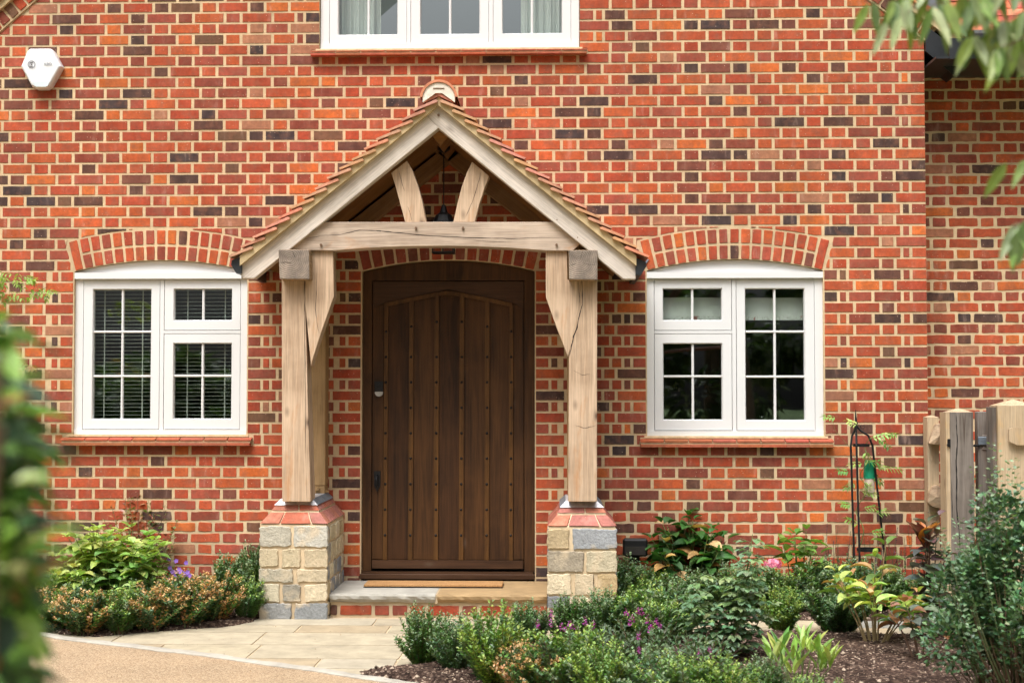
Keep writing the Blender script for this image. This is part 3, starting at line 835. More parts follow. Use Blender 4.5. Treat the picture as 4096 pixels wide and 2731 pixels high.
# venetian blind in the left window
vb = thing('venetian_blind', 'open slatted venetian blind behind the glass of the left window', 'blind', (0, .15, 0))
s = MB(); z = fzL(1060); top = fzL(250); xa, xb = fxL(1200), fxL(340)
xa, xb = min(xa, xb), max(xa, xb)
while z < top:
    mt = Matrix.Translation((0, 0, z)) @ Matrix.Rotation(R(-5 + jit(1.5)), 4, 'X'); s.box(xa, xb, -.013, .013, -.0009, .0009, xf=mt); z += .0268
s.build('slats', M['slat'], vb)
s = MB()
for x in (1130, 905, 640, 420): s.box(fxL(x) - .004, fxL(x) + .004, -.0155, -.0145, fzL(1060), top)
s.build('ladder_tape', M['slat'], vb)
s = MB(); s.box(xa, xb, -.02, .02, top, top + .04); s.build('headrail', M['white'], vb)
# cream fabric blinds in the right window
for a, b, zt_, lab in ((350, 715, 336, 'cream fabric blind with a floral hem behind the small top pane of the right window'), (822, 1185, 338, 'cream fabric blind with a floral hem behind the tall pane of the right window')):
    s = MB(); zb_ = fzR(468) ; h = fzR(zt_) - zb_; n = 30; vs = []; x0 = fxR(a); x1 = fxR(b)
    for j_ in range(5):
        for i in range(n + 1):
            vs.append((lerp(x0, x1, i / n), .004 * sin(i * .5) + .003 * j_, h * j_ / 4))
    fs = [(j_ * (n + 1) + i, j_ * (n + 1) + i + 1, (j_ + 1) * (n + 1) + i + 1, (j_ + 1) * (n + 1) + i) for j_ in range(4) for i in range(n)]
    s.add(vs, fs); o_ = s.build('roman_blind', M['blindcloth'], loc=(0, .12, zb_)); tag(o_, lab, 'blind')

# ---------------------------------------------------------------- door
K = 1.12
DX = lambda x: W(1350 + x / K, 1700, .05).x
DZ = lambda y: W(1790, 1000 + y / K, .05).z
f = MB()
doorzb = DZ(1437)
cx, cz, r0 = circ(DO[0], DO[1], DO[3], DO[4])
def archz(x, off=.004): return cz + sqrt(r0 * r0 - (x - cx) ** 2) - off
f.prism([(DO[0] + .003, doorzb), (DX(153), doorzb), (DX(153), DZ(135)), (DO[0] + .003, DZ(100))], .045, .12)
f.prism([(DX(837), doorzb), (DO[1] - .003, doorzb), (DO[1] - .003, DZ(100)), (DX(837), DZ(135))], .045, .12)
pts = [(DO[0] + .003, DZ(100)), (DX(153), DZ(137)), (DX(837), DZ(137)), (DO[1] - .003, DZ(100))]
for i in range(13):
    x = DO[1] - .004 - (DO[1] - DO[0] - .008) * i / 12; pts.append((x, archz(x)))
f.prism(pts, .046, .12)
dfr = f.build('door_frame', M['door'], house)
dr = MB(); dr.prism([(DX(155), DZ(1425)), (DX(835), DZ(1425)), (DX(835), DZ(139)), (DX(155), DZ(139))], .068, .115)
door = dr.build('door', M['door'], house, label='dark oak plank door with black studs and an arched top moulding')
def dpoly(pts, y0, y1, name='moulding', mat='door_strip'):
    m_ = MB(); m_.prism([(DX(a), DZ(b)) for a, b in pts], y0, y1); return m_.build(name, M[mat], door)
# head and stiles standing proud around the sunk panel
dpoly([(156, 141), (834, 141), (834, 262), (790, 238), (640, 206), (492, 176), (345, 206), (205, 236), (156, 262)], .058, .0675, 'head_rail', 'door_x')
dpoly([(156, 263), (204, 240), (203, 1384), (156, 1384)], .0585, .0677, 'stile', 'door')
dpoly([(791, 242), (833, 264), (833, 1384), (789, 1384)], .0585, .0677, 'stile', 'door')
stx = [217, 330, 444, 557, 671, 779]
M['door_b'] = mat_oak('stained_oak_board_light', (.088, .037, .011), (.034, .014, .0045), 2, stain=(.026, .010, .004), stain_amt=.5, cracks=.0, rough=.55)
M['door_c'] = mat_oak('stained_oak_board_dark', (.070, .028, .009), (.024, .010, .0035), 2, stain=(.016, .007, .003), stain_amt=.6, cracks=.0, rough=.6)
for i_, (xa, xb) in enumerate(zip(stx, stx[1:])):
    dpoly([(xa + 3, 215), (xb - 3, 215), (xb - 5, 1386), (xa + 1, 1386)], .0655 + .0006 * (i_ % 2), .0679, 'plank', ('door_c', 'door_b', 'door_c', 'door_b', 'door')[i_])
def topy(x): # underside of arched moulding
    t = abs(x - 494) / 284; return 200 + (t ** 1.15) * 52
for i, x in enumerate(stx):
    w = 9 if i in (0, 5) else 10
    xb = x - 5 if i == 0 else (x - 2)
    dpoly([(x - w, topy(x) - 4), (x + w, topy(x) - 4), (x + w - 3, 1388), (x - w - 3, 1388)], .050, .069)
for sg in (-1, 1):
    arc = []
    for q in range(9):
        t = q / 8; x = 494 + sg * 287 * t; arc.append((x, 183 + (t ** 1.15) * 55))
    dpoly(arc + [(x, y + 17) for x, y in reversed(arc)], .0475, .069)
dpoly([(158, 1389), (830, 1389), (830, 1424), (158, 1424)], .030, .069, 'weather_bar', 'door_x')
t = MB(); t.box(DX(155), DX(835), .07, .11, DZ(1437), DZ(1426)); t.build('dark_gap', M['void'], house)
t = MB(); a, b = DX(101), DX(883)
t.box(a, b, .0, .12, DZ(1470), DZ(1447), bev=.003); t.box(a + .01, b - .01, .015, .12, DZ(1447), DZ(1438)); t.box(a + .04, b - .04, .02, .12, DZ(1500), DZ(1471))
t.build('threshold', M['door_x'], house)
ys = [479, 592, 706, 820, 933, 1048, 1162, 1277]
for i, x in enumerate(stx):
    y0 = {0: 365, 5: 365, 1: 343, 4: 343, 2: 322, 3: 322}[i]
    for y in [y0] + ys:
        m_ = MB(); px_, pz_ = DX(x - 3 * (y - 200) / 1200.), DZ(y); rr = .0098
        vs = [(px_ + rr * cos(k * pi / 4), .0495, pz_ + rr * sin(k * pi / 4)) for k in range(8)] + [(px_, .041, pz_)]
        m_.add(vs, [(k, (k + 1) % 8, 8) for k in range(8)]); m_.build('stud', M['black'], door)
lk = MB()
lk.prism([(DX(167), DZ(588)), (DX(205), DZ(588)), (DX(203), DZ(632)), (DX(169), DZ(632))], .035, .0584)
lk.tube([(DX(186), .033, DZ(604)), (DX(186), .022, DZ(604))], .012, 14)
lk.build('lock', M['black'], door)
lk = MB(); n = 14
lk.prism([(DX(169), DZ(634))] + [(DX(186 + 18 * cos(pi + pi * k / n)), DZ(636 + 20 * sin(pi * k / n))) for k in range(n + 1)] + [(DX(203), DZ(634))], .034, .0584)
lk.build('escutcheon_plate', M['steel'], door)
lk = MB()
lk.prism([(DX(164), DZ(990)), (DX(193), DZ(990)), (DX(192), DZ(1055)), (DX(178), DZ(1084)), (DX(165), DZ(1055))], .050, .0584)
lk.tube([(DX(178), .05, DZ(1010)), (DX(178), .018, DZ(1014)), (DX(178), .014, DZ(1028)), (DX(178), .018, DZ(1052)), (DX(178), .024, DZ(1058))], [.009, .009, .010, .011, .006], 10)
lk.build('handle', M['black'], door)

# ================================================================ PORCH
porch = thing('timber_porch', 'oak framed open porch with clay tiled pitched roof on two stone piers', 'porch', (0, 0, 0))
PY = -.72
def P(px, py, Y=PY): return xz(px, py, Y)
k1 = 2.6133
def z1(x, y): return (900 + x / k1, 850 + y / k1)
def z2(x, y): return (2100 + x / k1, 850 + y / k1)
def z4(x, y): return (1450 + x / k1, 500 + y / k1)
def poly(name, pts, y0, y1, mat, Y=None, parent=porch, bevel=.004):
    Y = y0 if Y is None else Y
    pp = [xz(a, b, Y) for a, b in pts]
    cx_ = sum(p[0] for p in pp) / len(pp); cz_ = sum(p[1] for p in pp) / len(pp)
    m_ = MB(); m_.prism([(p[0] - cx_, p[1] - cz_) for p in pp], 0, y1 - y0)
    o_ = m_.build(name, mat, parent, loc=(cx_, y0, cz_))
    if bevel:
        bv = o_.modifiers.new('edge', 'BEVEL'); bv.width = bevel; bv.segments = 2; bv.limit_method = 'ANGLE'; bv.angle_limit = R(30)
    return o_
def slope_member(name, pts, y0, y1, mat, parent=porch, bevel=.005):
    """prism whose local x runs along the slope so that the grain follows it. pts: px of outline, first edge defines the direction"""
    pp = [Vector(xz(a, b, y0)) for a, b in pts]
    d = (pp[1] - pp[0]).normalized()
    if d.x < 0: d = -d
    ang = atan2(d.y, d.x); c = sum(pp, Vector((0, 0))) / len(pp)
    loc = [((p - c).dot(d), (p - c).dot(Vector((-d.y, d.x)))) for p in pp]
    m_ = MB(); m_.prism(loc, 0, y1 - y0)
    o_ = m_.build(name, mat, parent, loc=(c.x, y0, c.y), rot=(0, -ang, 0))
    if bevel:
        bv = o_.modifiers.new('edge', 'BEVEL'); bv.width = bevel; bv.segments = 2; bv.limit_method = 'ANGLE'; bv.angle_limit = R(30)
    return o_
# front rafters
APX = (1754, 420)
RY = -.78
slope_member('rafter', [z1(163, 555), (1704, 461), (1755, 512), z1(305, 690), z1(170, 690)], RY + .002, RY + .085, M['oak_rafter'])
slope_member('rafter', [(1754, 420), z2(1158, 555), z2(1158, 696), z2(1028, 696), (1755, 514), (1704, 461)], RY, RY + .083, M['oak_rafter'])
# tie beam (cambered underside)
top_y = 888
pts = [(1165, top_y + 50), (1225, top_y), (2290, top_y), (2350, top_y + 60), z2(500, 400)]
under = []
for i in range(13):
    t = i / 12; x = lerp(z2(215, 0)[0], z1(1125, 0)[0], t); under.append((x, 1003 - 19 * (1 - (2 * t - 1) ** 2)))
tb = poly('tie_beam', pts + under + [z1(850, 397), z1(690, 385)], -.745, -.60, M['oak_x'])
# curved struts
def strut(sideL):
    fn = z4
    if sideL: o1 = [(445, 1015), (395, 830), (345, 640), (300, 500)]; o2 = [(465, 375), (520, 470), (575, 620), (625, 800), (665, 1015)]
    else: o1 = [(950, 1015), (990, 830), (1040, 640), (1090, 500), (1145, 385)]; o2 = [(1325, 535), (1270, 680), (1215, 850), (1175, 1015)]
    return poly('curved_strut', [fn(a, b) for a, b in o1 + o2], -.70, -.60, M['oak_z'])
strut(True); strut(False)
# beam over wall plates: projecting square ends running back to the wall
for (a, b, c_, d_), lab in (((z1(557, 387)), (z1(880, 387)), (z1(885, 700)), (z1(570, 697))), 'L'), ((z2(455, 392), z2(760, 392), z2(758, 707), z2(460, 700)), 'R'):
    pp = [xz(*q, -.83) for q in (a, b, c_, d_)]
    cx_ = sum(p[0] for p in pp) / 4; cz_ = sum(p[1] for p in pp) / 4
    m_ = MB(); m_.prism([(p[0] - cx_, p[1] - cz_) for p in pp], 0, .826)
    o_ = m_.build('wall_plate', [M['end'], M['oak_y']], porch, loc=(cx_, -.83, cz_))
    for i_, pl in enumerate(o_.data.polygons): pl.material_index = 0 if abs(pl.normal.y) > .9 else 1
    bv = o_.modifiers.new('edge', 'BEVEL'); bv.width = .006; bv.segments = 2
# front posts
poly('post', [z1(592, 700), z1(830, 700), (1243, 2006), (1128, 2006)], -.72, -.55, M['oak_z'])
poly('post', [z2(600, 700), z2(755, 700), (2388, 2006), (2273, 2006), z2(460, 1500)], -.72, -.55, M['oak_z'])
poly('brace', [z1(895, 400), z1(1130, 400), z1(1138, 880), z1(1000, 1270), z1(915, 1540), (1244, 1465), z1(832, 900), z1(840, 705), z1(880, 700)], -.719, -.60, M['oak_z'])
poly('brace', [z2(216, 400), z2(440, 400), z2(445, 705), z2(590, 712), z2(590, 980), z2(450, 1510), z2(330, 1200), z2(218, 885)], -.719, -.60, M['oak_z'])
# rear posts against the wall, with scarfed foot and pegs
for pxl, pxr in ((1205, 1304), (2268, 2372)):
    q0 = xz(pxl, 1200, -.14); q1 = xz(pxr, 1200, -.14); zb_ = W(1300, 1998, -.10).z
    m_ = MB(); m_.box(-(q1[0] - q0[0]) / 2, (q1[0] - q0[0]) / 2, 0, .139, zb_ + .1, 2.45, bev=.004)
    m_.box(-(q1[0] - q0[0]) / 2 + .003, (q1[0] - q0[0]) / 2 - .003, .004, .138, zb_, zb_ + .098, (1, 1, 1), bev=.003)
    m_.box(.02, .045, -.02, .004, zb_ + .068, zb_ + .085); m_.box((q1[0] - q0[0]) / 2 - .004, (q1[0] - q0[0]) / 2 + .02, .03, .05, zb_ + .05, zb_ + .065)
    m_.build('rear_post', M['oak_fresh_z'], porch, loc=((q0[0] + q1[0]) / 2, -.14, 0))
# pegs
for px_, py_, yy in ((1754, 461, RY), (1664, 912, -.745), (1852, 912, -.745), (1284, 979, -.745), (2226, 979, -.745), z2(548, 260) + (RY,), z2(333, 75) + (RY,)):
    p = W(px_, py_, yy); big = py_ not in (z2(548, 260)[1], z2(333, 75)[1])
    m_ = MB(); rr = .0095 if big else .005
    m_.tube([(p.x, yy + .01, p.z), (p.x + .001, yy - (.014 if big else .001), p.z - .001)], [rr, rr * .85], 7); m_.build('peg', M['peg'], porch)
# roof geometry planes (front verge at y = VY)
VY = -.84
apex = Vector(xz(1755, 366, VY)); eL = Vector(xz(916, 1030, VY)); eR = Vector(xz(2594, 1030, VY))
for side, e_ in (('L', eL), ('R', eR)):
    d = (e_ - apex); L = d.length; d.normalize(); nrm = Vector((d.y, -d.x)) if side == 'L' else Vector((-d.y, d.x))
    if nrm.y < 0: nrm = -nrm
    ang = atan2(d.y, d.x)
    # clay tiles: each a slab lying on the one below
    t = MB(); g = L / 17.0; th = .0145
    for i in range(17):
        s1 = g * (i + 1) + jit(.003); s0 = s1 - .158
        top = apex + d * s0 - nrm * .050; bot = apex + d * s1 - nrm * .001
        if i == 0: top = apex + d * max(s0, -.02) - nrm * .03
        ws = [.165] * 6 if i % 2 == 0 else [.248] + [.165] * 5
        y = VY + jit(.008)
        for w_ in ws:
            y1 = min(y + w_, -.004)
            if y1 - y < .02: continue
            c = random.choice(cols_); c = tuple(v * random.uniform(.8, 1.1) for v in c)
            j_ = jit(.003); th0, th1 = .020, .0135
            if y < VY + .02:
                c = tuple(v * random.uniform(.8, 1.05) for v in s2l((204, 146, 116)))
                mid0 = top.lerp(bot, .04) + nrm * th0; a_ = top + nrm * .004; b_ = top + nrm * (th0 - .005)
                t.prism([tuple(a_), tuple(b_), tuple(mid0), tuple(bot + nrm * (th1 + j_)), tuple(bot + nrm * j_), tuple(top.lerp(bot, .03))], y + .0015, y1 - .0015, c)
            else: t.prism([tuple(top + nrm * th0), tuple(bot + nrm * (th1 + j_)), tuple(bot + nrm * j_), tuple(top)], y + .0015, y1 - .0015, c)
            y = y1
    t.build('roof_tiles', M['tile'], porch)
    # mortar fillet between tiles and rafter
    fo = Vector(xz(*(z1(160, 470) if side == 'L' else z2(1163, 470)), RY - .02)); fb_ = Vector(xz(*(z1(160, 558) if side == 'L' else z2(1163, 558)), RY - .02))
    a0_ = apex - Vector((0, .028)); a1_ = Vector(xz(1754, 424, RY - .02))
    m_ = MB(); m_.prism([tuple(a0_), tuple(fo + Vector((0, .01))), tuple(fb_), tuple(a1_)], RY - .036, RY + .05); m_.build('verge_fillet', M['fillet'], porch)
    # roof deck and boarded soffit
    deck = MB(); p0 = apex - nrm * .05; p1 = apex + d * (L - .10) - nrm * .05
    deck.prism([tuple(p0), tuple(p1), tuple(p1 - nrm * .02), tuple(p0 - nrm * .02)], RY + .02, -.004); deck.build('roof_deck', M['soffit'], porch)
    # common rafters under the deck with soffit boards between
    sb = MB(); Ls = L - .12
    org = apex - nrm * .152
    # local frame for grain along slope
    sb.box(0, Ls, 0, .695, -.014, .0)
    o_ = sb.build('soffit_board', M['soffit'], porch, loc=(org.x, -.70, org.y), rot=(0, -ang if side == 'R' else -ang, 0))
    for yy, dn in ((-.11, .10),):
        rr = MB(); rr.box(.05, Ls - .12, 0, .10, -.045, .055, bev=.004)
        o2 = apex - nrm * .215
        rr.build('rear_rafter', M['oak_fresh'], porch, loc=(o2.x, yy, o2.y), rot=(0, -ang, 0))
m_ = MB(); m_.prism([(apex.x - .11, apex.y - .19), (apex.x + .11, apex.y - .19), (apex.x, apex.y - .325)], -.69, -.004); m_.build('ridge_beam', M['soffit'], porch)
# black gutters along the porch eaves
for side in (-1, 1):
    p = xz(*(z1(120, 545) if side < 0 else z2(1205, 560)), -.82)
    m_ = MB(); rr = .042
    q = [(-.05 * side * -1 * -1, .05)]
    q = [(-.028, .055), (.036, .03), (.040, .0), (.006, -.055), (-.028, -.055)]
    if side < 0: q = [(-a, b) for a, b in q][::-1]
    m_.prism([(p[0] + a, p[1] + b) for a, b in q], -.80, -.01); m_.build('gutter', M['blackpaint'], porch)
# ridge tile: half round with mortar filled end
pr = Vector(xz(1755, 392, VY)); rr = .121
def ridge(n=18):
    o_, i_ = MB(), MB(); vs = []; fs = []
    for k in range(n + 1):
        a = R(4) + (pi - 2 * R(4)) * k / n
        for (r_, y) in ((rr, VY - .015), (rr - .016, VY - .015), (rr - .016, -.005), (rr, -.005)): vs.append((pr.x + r_ * cos(a), y, pr.y - .005 + r_ * sin(a)))
    for k in range(n):
        for q in range(4):
            q2 = (q + 1) % 4; fs.append((4 * k + q, 4 * k + 4 + q, 4 * k + 4 + q2, 4 * k + q2))
    o_.add(vs, fs, s2l((196, 128, 96))); o_.build('ridge_tile', M['tile'], porch)
    i_.prism([(pr.x + (rr - .017) * cos(pi * k / 16), pr.y - .005 + (rr - .017) * sin(pi * k / 16)) for k in range(17)] + [(pr.x - rr + .018, pr.y - .03), (pr.x - .02, pr.y + .03), (pr.x + .02, pr.y + .03), (pr.x + rr - .018, pr.y - .03)], VY - .006, VY + .03); i_.build('ridge_mortar', mat_mortar('pale_bedding', (.86, .78, .66)), porch)
    s = MB(); s.box(pr.x - .036, pr.x + .036, VY - .009, VY + .0, pr.y + .056, pr.y + .063); s.build('ridge_slot', M['peg'], porch)
ridge()
# stepped lead flashing along the wall
for side, e_ in (('L', eL), ('R', eR)):
    d = (e_ - apex).normalized(); L = (e_ - apex).length
    fl = MB()
    z_top = apex.y
    for r_ in range(-6, 60):
        zc = ROWZ - r_ * PITCH + PITCH / 2
        if zc > apex.y + .05 or zc < e_.y + .02: continue
        t = (apex.y - zc) / -d.y; xw = apex.x + d.x * t
        sg = -1 if side == 'L' else 1
        tri = [(xw - sg * .06, zc - .06), (xw + sg * .175, zc - .075 + .0), (xw + sg * .125, zc - .0), (xw - sg * .06, zc)]
        tri = [(xw - sg * .08, zc - PITCH), (xw + sg * .098, zc - PITCH), (xw + sg * .150, zc - .006), (xw - sg * .08, zc - .006)]
        fl.prism(tri, -.008, -.002)
    fl.build('lead_flashing', M['lead'], porch)
# stone piers
STP = [(206, 192, 160), (214, 200, 168), (190, 176, 148), (166, 160, 148), (140, 142, 144), (218, 206, 178), (198, 178, 140), (182, 172, 156)]
def stonecol(c=None):
    c = s2l(c or random.choice(STP)); k = random.uniform(.85, 1.12); return tuple(x * k for x in c)
def pier(pxl, pxr, pyt, rows, label, seed):
    random.seed(seed)
    Yf = -.745; Yb = -.005
    x0 = xz(pxl, 2300, Yf)[0]; x1 = xz(pxr, 2300, Yf)[0]; zt = xz(1200, pyt, Yf)[1]; w = x1 - x0
    core = MB(); core.box(x0 + .006, x1 - .006, Yf + .006, Yb, -.05, zt)
    # pyramid cap of two cant courses
    zc1 = xz(1200, pyt - 1, Yf)[1]; zc2 = zc1 + .078; zc3 = zc2 + .062
    i1, i2 = .062, .105
    ci = .006
    def frust(mb, a, za, b, zb_, mi=0):
        vs = [(x0 + a, Yf + a, za), (x1 - a, Yf + a, za), (x1 - a, Yb, za), (x0 + a, Yb, za), (x0 + b, Yf + b, zb_), (x1 - b, Yf + b, zb_), (x1 - b, Yb, zb_), (x0 + b, Yb, zb_)]
        mb.add(vs, [(0, 1, 5, 4), (1, 2, 6, 5), (2, 3, 7, 6), (3, 0, 4, 7), (4, 5, 6, 7), (3, 2, 1, 0)], mi=mi)
    frust(core, ci, zt - .004, i1 + ci, zc2); frust(core, i1 + ci - .004, zc2, i2 + ci, zc3 + .004)
    pi_ = core.build('stone_pier', M['stone_mortar'], porch, label=label)
    st = MB()
    H = zt + .02; z = zt - .012
    hs_ = [r_[0] for r_ in rows]; tot = sum(hs_)
    fxf = lambda v: Vector((x0 + v.x, Yf + v.y, v.z))
    for hh, widths, cols2 in rows:
        h = hh / tot * H; za = z - h + .012; zb_ = z; sw = sum(widths); x = 0
        for wd, cc in zip(widths, cols2):
            ww_ = wd / sw * w
            q = [(x + .004 + .006 + jit(.004), za + jit(.004)), (x + ww_ - .010 + jit(.004), za + jit(.004)), (x + ww_ - .010 + jit(.004), zb_ + jit(.003)), (x + .010 + jit(.004), zb_ + jit(.003))]
            if x == 0: q[0] = (-.004, q[0][1]); q[3] = (-.004, q[3][1])
            if x + ww_ > w - .01: q[1] = (w + .004, q[1][1]); q[2] = (w + .004, q[2][1])
            lay(st, outline(q, .018, .0042, random.uniform(.004, .011)), -.005, .012, stonecol(cc), fxf, .0045, 0, 0); x += ww_
        z -= h
    st.build('rubble_stones', M['stone'], pi_)
    D = Yb - Yf
    for sd_, fx_ in (('R', lambda v: Vector((x1 - v.y, Yf + v.x, v.z))), ('L', lambda v: Vector((x0 + v.y, Yf + D - v.x, v.z)))):
        st = MB(); z = zt - .015
        while z > 0:
            h = random.uniform(.085, .14); x = .012
            while x < D - .04:
                ww_ = random.uniform(.10, .24); x2 = min(x + ww_, D - .01)
                q = [(x + .01, max(z - h, -.02) + .012 + jit(.008)), (x2 - .012, max(z - h, -.02) + .012 + jit(.008)), (x2 - .012 + jit(.01), z + jit(.006)), (x + .01 + jit(.01), z + jit(.006))]
                lay(st, outline(q, .018, .005, random.uniform(.01, .03)), -.002, .010, stonecol(), fx_, .0045, 0, 0); x = x2
            z -= h
        st.build('side_stones', M['stone'], pi_)
    # cant bricks on three faces
    cb = MB()
    for (za, zb_, ia, ib) in ((zt + .006, zc2 - .006, .0, i1), (zc2 + .005, zc3, i1 + .002, i2)):
        for face in ('F', 'R', 'L'):
            Lf = w if face == 'F' else D
            def xfm(v, face=face, za=za, zb_=zb_, ia=ia, ib=ib, Lf=Lf):
                t = (v.z - za) / (zb_ - za); ins = lerp(ia, ib, t) + v.y
                if face == 'F': u = lerp(ins, Lf - ins, v.x / Lf); return Vector((x0 + u, Yf + ins, v.z))
                if face == 'R': u = lerp(ins, Lf, v.x / Lf); return Vector((x1 - ins, Yf + u, v.z))
                u = lerp(Lf, ins, v.x / Lf); return Vector((x0 + ins, Yf + u, v.z))
            cuts = [0, .28, .30, .76, .78, 1] if (face == 'F' and za < zt + .02) else ([0, .56, .585, 1] if face == 'F' else None)
            if cuts is None:
                cuts = []; u = 0
                while u < Lf - .03: cuts += [u / Lf, min(1, (u + .066) / Lf)]; u += .075
            for i in range(0, len(cuts) - 1, 2):
                a, b = cuts[i] * Lf, cuts[i + 1] * Lf
                lay(cb, outline([(a, za), (b, za), (b, zb_), (a, zb_)], .05, .001, .003), -.003, .008, tuple(min(1, v * .95) for v in s2l(random.choice([(176, 108, 88), (186, 116, 92), (170, 108, 98), (178, 96, 72), (166, 104, 94)]))), xfm, .002)
    cb.build('cant_bricks', M['brick'], pi_)
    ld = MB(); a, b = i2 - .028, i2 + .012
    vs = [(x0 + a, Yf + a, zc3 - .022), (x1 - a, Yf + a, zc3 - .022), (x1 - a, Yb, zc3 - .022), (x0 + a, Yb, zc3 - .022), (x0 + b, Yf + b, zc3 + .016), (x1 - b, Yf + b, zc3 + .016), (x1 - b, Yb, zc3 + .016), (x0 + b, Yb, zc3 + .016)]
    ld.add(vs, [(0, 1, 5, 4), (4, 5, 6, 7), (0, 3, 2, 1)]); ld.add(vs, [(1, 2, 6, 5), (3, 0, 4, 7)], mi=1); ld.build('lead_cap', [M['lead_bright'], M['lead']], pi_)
    return x0, x1, Yf, Yb, zt
A_ = None; gy = (140, 142, 142); gg = (176, 170, 154)
pL = pier(1038, 1308, 2097, [(88, [48, 52], [gg, (184, 180, 168)]), (78, [30, 33, 37], [(206, 190, 158), (204, 188, 156), (196, 180, 150)]), (58, [52, 48], [(178, 170, 150), (206, 190, 160)]), (74, [32, 32, 36], [(204, 194, 168), (150, 144, 130), (200, 186, 158)]), (80, [50, 50], [(140, 140, 138), gy])],
     'stone pier under the left porch post', 5)
pR = pier(2191, 2466, 2104, [(84, [34, 66], [(182, 162, 128), (148, 150, 152)]), (88, [54, 46], [(170, 158, 138), (196, 184, 156)]), (86, [36, 34, 30], [(200, 186, 158), (192, 178, 150), (188, 164, 124)]), (50, [42, 30, 28], [(128, 130, 132), (196, 184, 156), (200, 186, 150)]), (60, [48, 52], [(196, 182, 150), (170, 160, 142)])],
     'stone pier under the right porch post', 9)
random.seed(3)
# ---------------------------------------------------------------- step
step = thing('door_step', 'sandstone slab step on a brick riser in front of the oak door', 'step', (0, 0, 0))
SY = -.655; sx0, sx1 = pL[1] + .006, pR[0] - .006
stz = W(1700, 2376, SY - .02).z; hz = W(1700, 2413, SY - .02).z
mid = W(1746, 2376, SY).x
def slabedge(x0, x1, col):
    m_ = MB(); n = max(3, int((x1 - x0) / .03)); prof = 5; vs = []; fs = []
    for i in range(n + 1):
        x = lerp(x0, x1, i / n); jb = mnoise.noise(Vector((x * 9, 0, 3))) * .014
        pts_ = [(-.01, stz), (SY - .018, stz), (SY - .024 + jit(.003), stz - .012), (SY - .020 + jit(.005), lerp(stz, hz, .55) + jit(.004)), (SY - .002 + jit(.004), hz + .006 + jb), (SY + .03, hz - .0)]
        vs += [(x, p[0], p[1]) for p in pts_]
    for i in range(n):
        for q in range(5): fs.append((6 * i + q, 6 * i + q + 1, 6 * i + 7 + q, 6 * i + 6 + q))
    fs += [tuple(range(5, -1, -1)), tuple(6 * n + q for q in range(6))]
    m_.add(vs, fs, col); return m_.build('step_slab', M['slab'], step)
slabedge(sx0, mid - .006, s2l((166, 162, 152))); slabedge(mid + .006, sx1, s2l((160, 134, 98)))
m_ = MB(); m_.box(mid - .008, mid + .008, SY - .012, -.02, hz, stz - .003); m_.box(sx0 + .002, sx1 - .002, SY + .012, -.01, -.04, hz + .004); m_.build('mortar_joint', M['stone_mortar'], step)
m_ = MB(); x = sx0 - .05; 
while x < sx1:
    w_ = random.choice([SL, HL]); a, b = max(x, sx0), min(x + w_, sx1)
    if b - a > .03: lay(m_, outline([(a, .012), (b, .012), (b, .012 + BH), (a, .012 + BH)]), SY + .007, .006, brickcol(.95))
    x += w_ + .02
m_.build('riser_bricks', M['brick'], step)
# doormat
mt_ = MB(); a, b = G(1455, 2349, stz), G(2010, 2349, stz); c_, d_ = G(1478, 2321, stz), G(2003, 2321, stz)
mt_.box(a.x, b.x, a.y, -.16, stz + .006, stz + .022, bev=.003); 
mat_o = thing('doormat', 'flat brown coir doormat on the step before the door', 'doormat', (0, 0, 0))
mt_.build('coir_pile', M['coir'], mat_o)
mt_ = MB(); mt_.box(a.x - .002, b.x + .002, a.y - .003, -.157, stz + .001, stz + .0055); mt_.build('rubber_backing', M['black'], mat_o)
# hanging lantern
ln = thing('hanging_lantern', 'black iron lantern hanging on a rod inside the porch roof', 'lantern', (0, 0, 0))
lp = W(1775, 700, -.40)
def LZ(py): return W(1775, py, -.40).z
m_ = MB(); m_.tube([(lp.x, -.40, LZ(592) + .05), (lp.x, -.40, LZ(600)), (lp.x, -.40, LZ(612))], [.045, .042, .012], 14); m_.build('ceiling_rose', M['black'], ln)
m_ = MB(); m_.tube([(lp.x, -.40, LZ(610)), (lp.x, -.40, LZ(820))], .0045, 6); m_.build('rod', M['black'], ln)
m_ = MB(); m_.tube([(lp.x, -.40, LZ(820)), (lp.x, -.40, LZ(850)), (lp.x, -.40, LZ(862)), (lp.x, -.40, LZ(890))], [.012, .028, .055, .078], 12); m_.build('lantern_hood', M['black'], ln)
m_ = MB(); hw = .068; zb_ = LZ(1010); zt_ = LZ(888)
for sx in (-1, 1):
    for sy in (-1, 1): m_.box(lp.x + sx * hw - .004, lp.x + sx * hw + .004, -.40 + sy * hw - .004, -.40 + sy * hw + .004, zb_, zt_)
m_.box(lp.x - hw - .006, lp.x + hw + .006, -.40 - hw - .006, -.40 + hw + .006, zb_ - .006, zb_ + .0); m_.box(lp.x - .004, lp.x + .004, -.40 - hw - .004, -.40 - hw + .004, zb_, zt_)
m_.build('lantern_cage', M['black'], ln)
m_ = MB(); m_.box(lp.x - hw + .004, lp.x + hw - .004, -.40 - hw + .004, -.40 + hw - .004, zb_ + .004, zt_ - .002); m_.build('lantern_glass', M['glass'], ln)

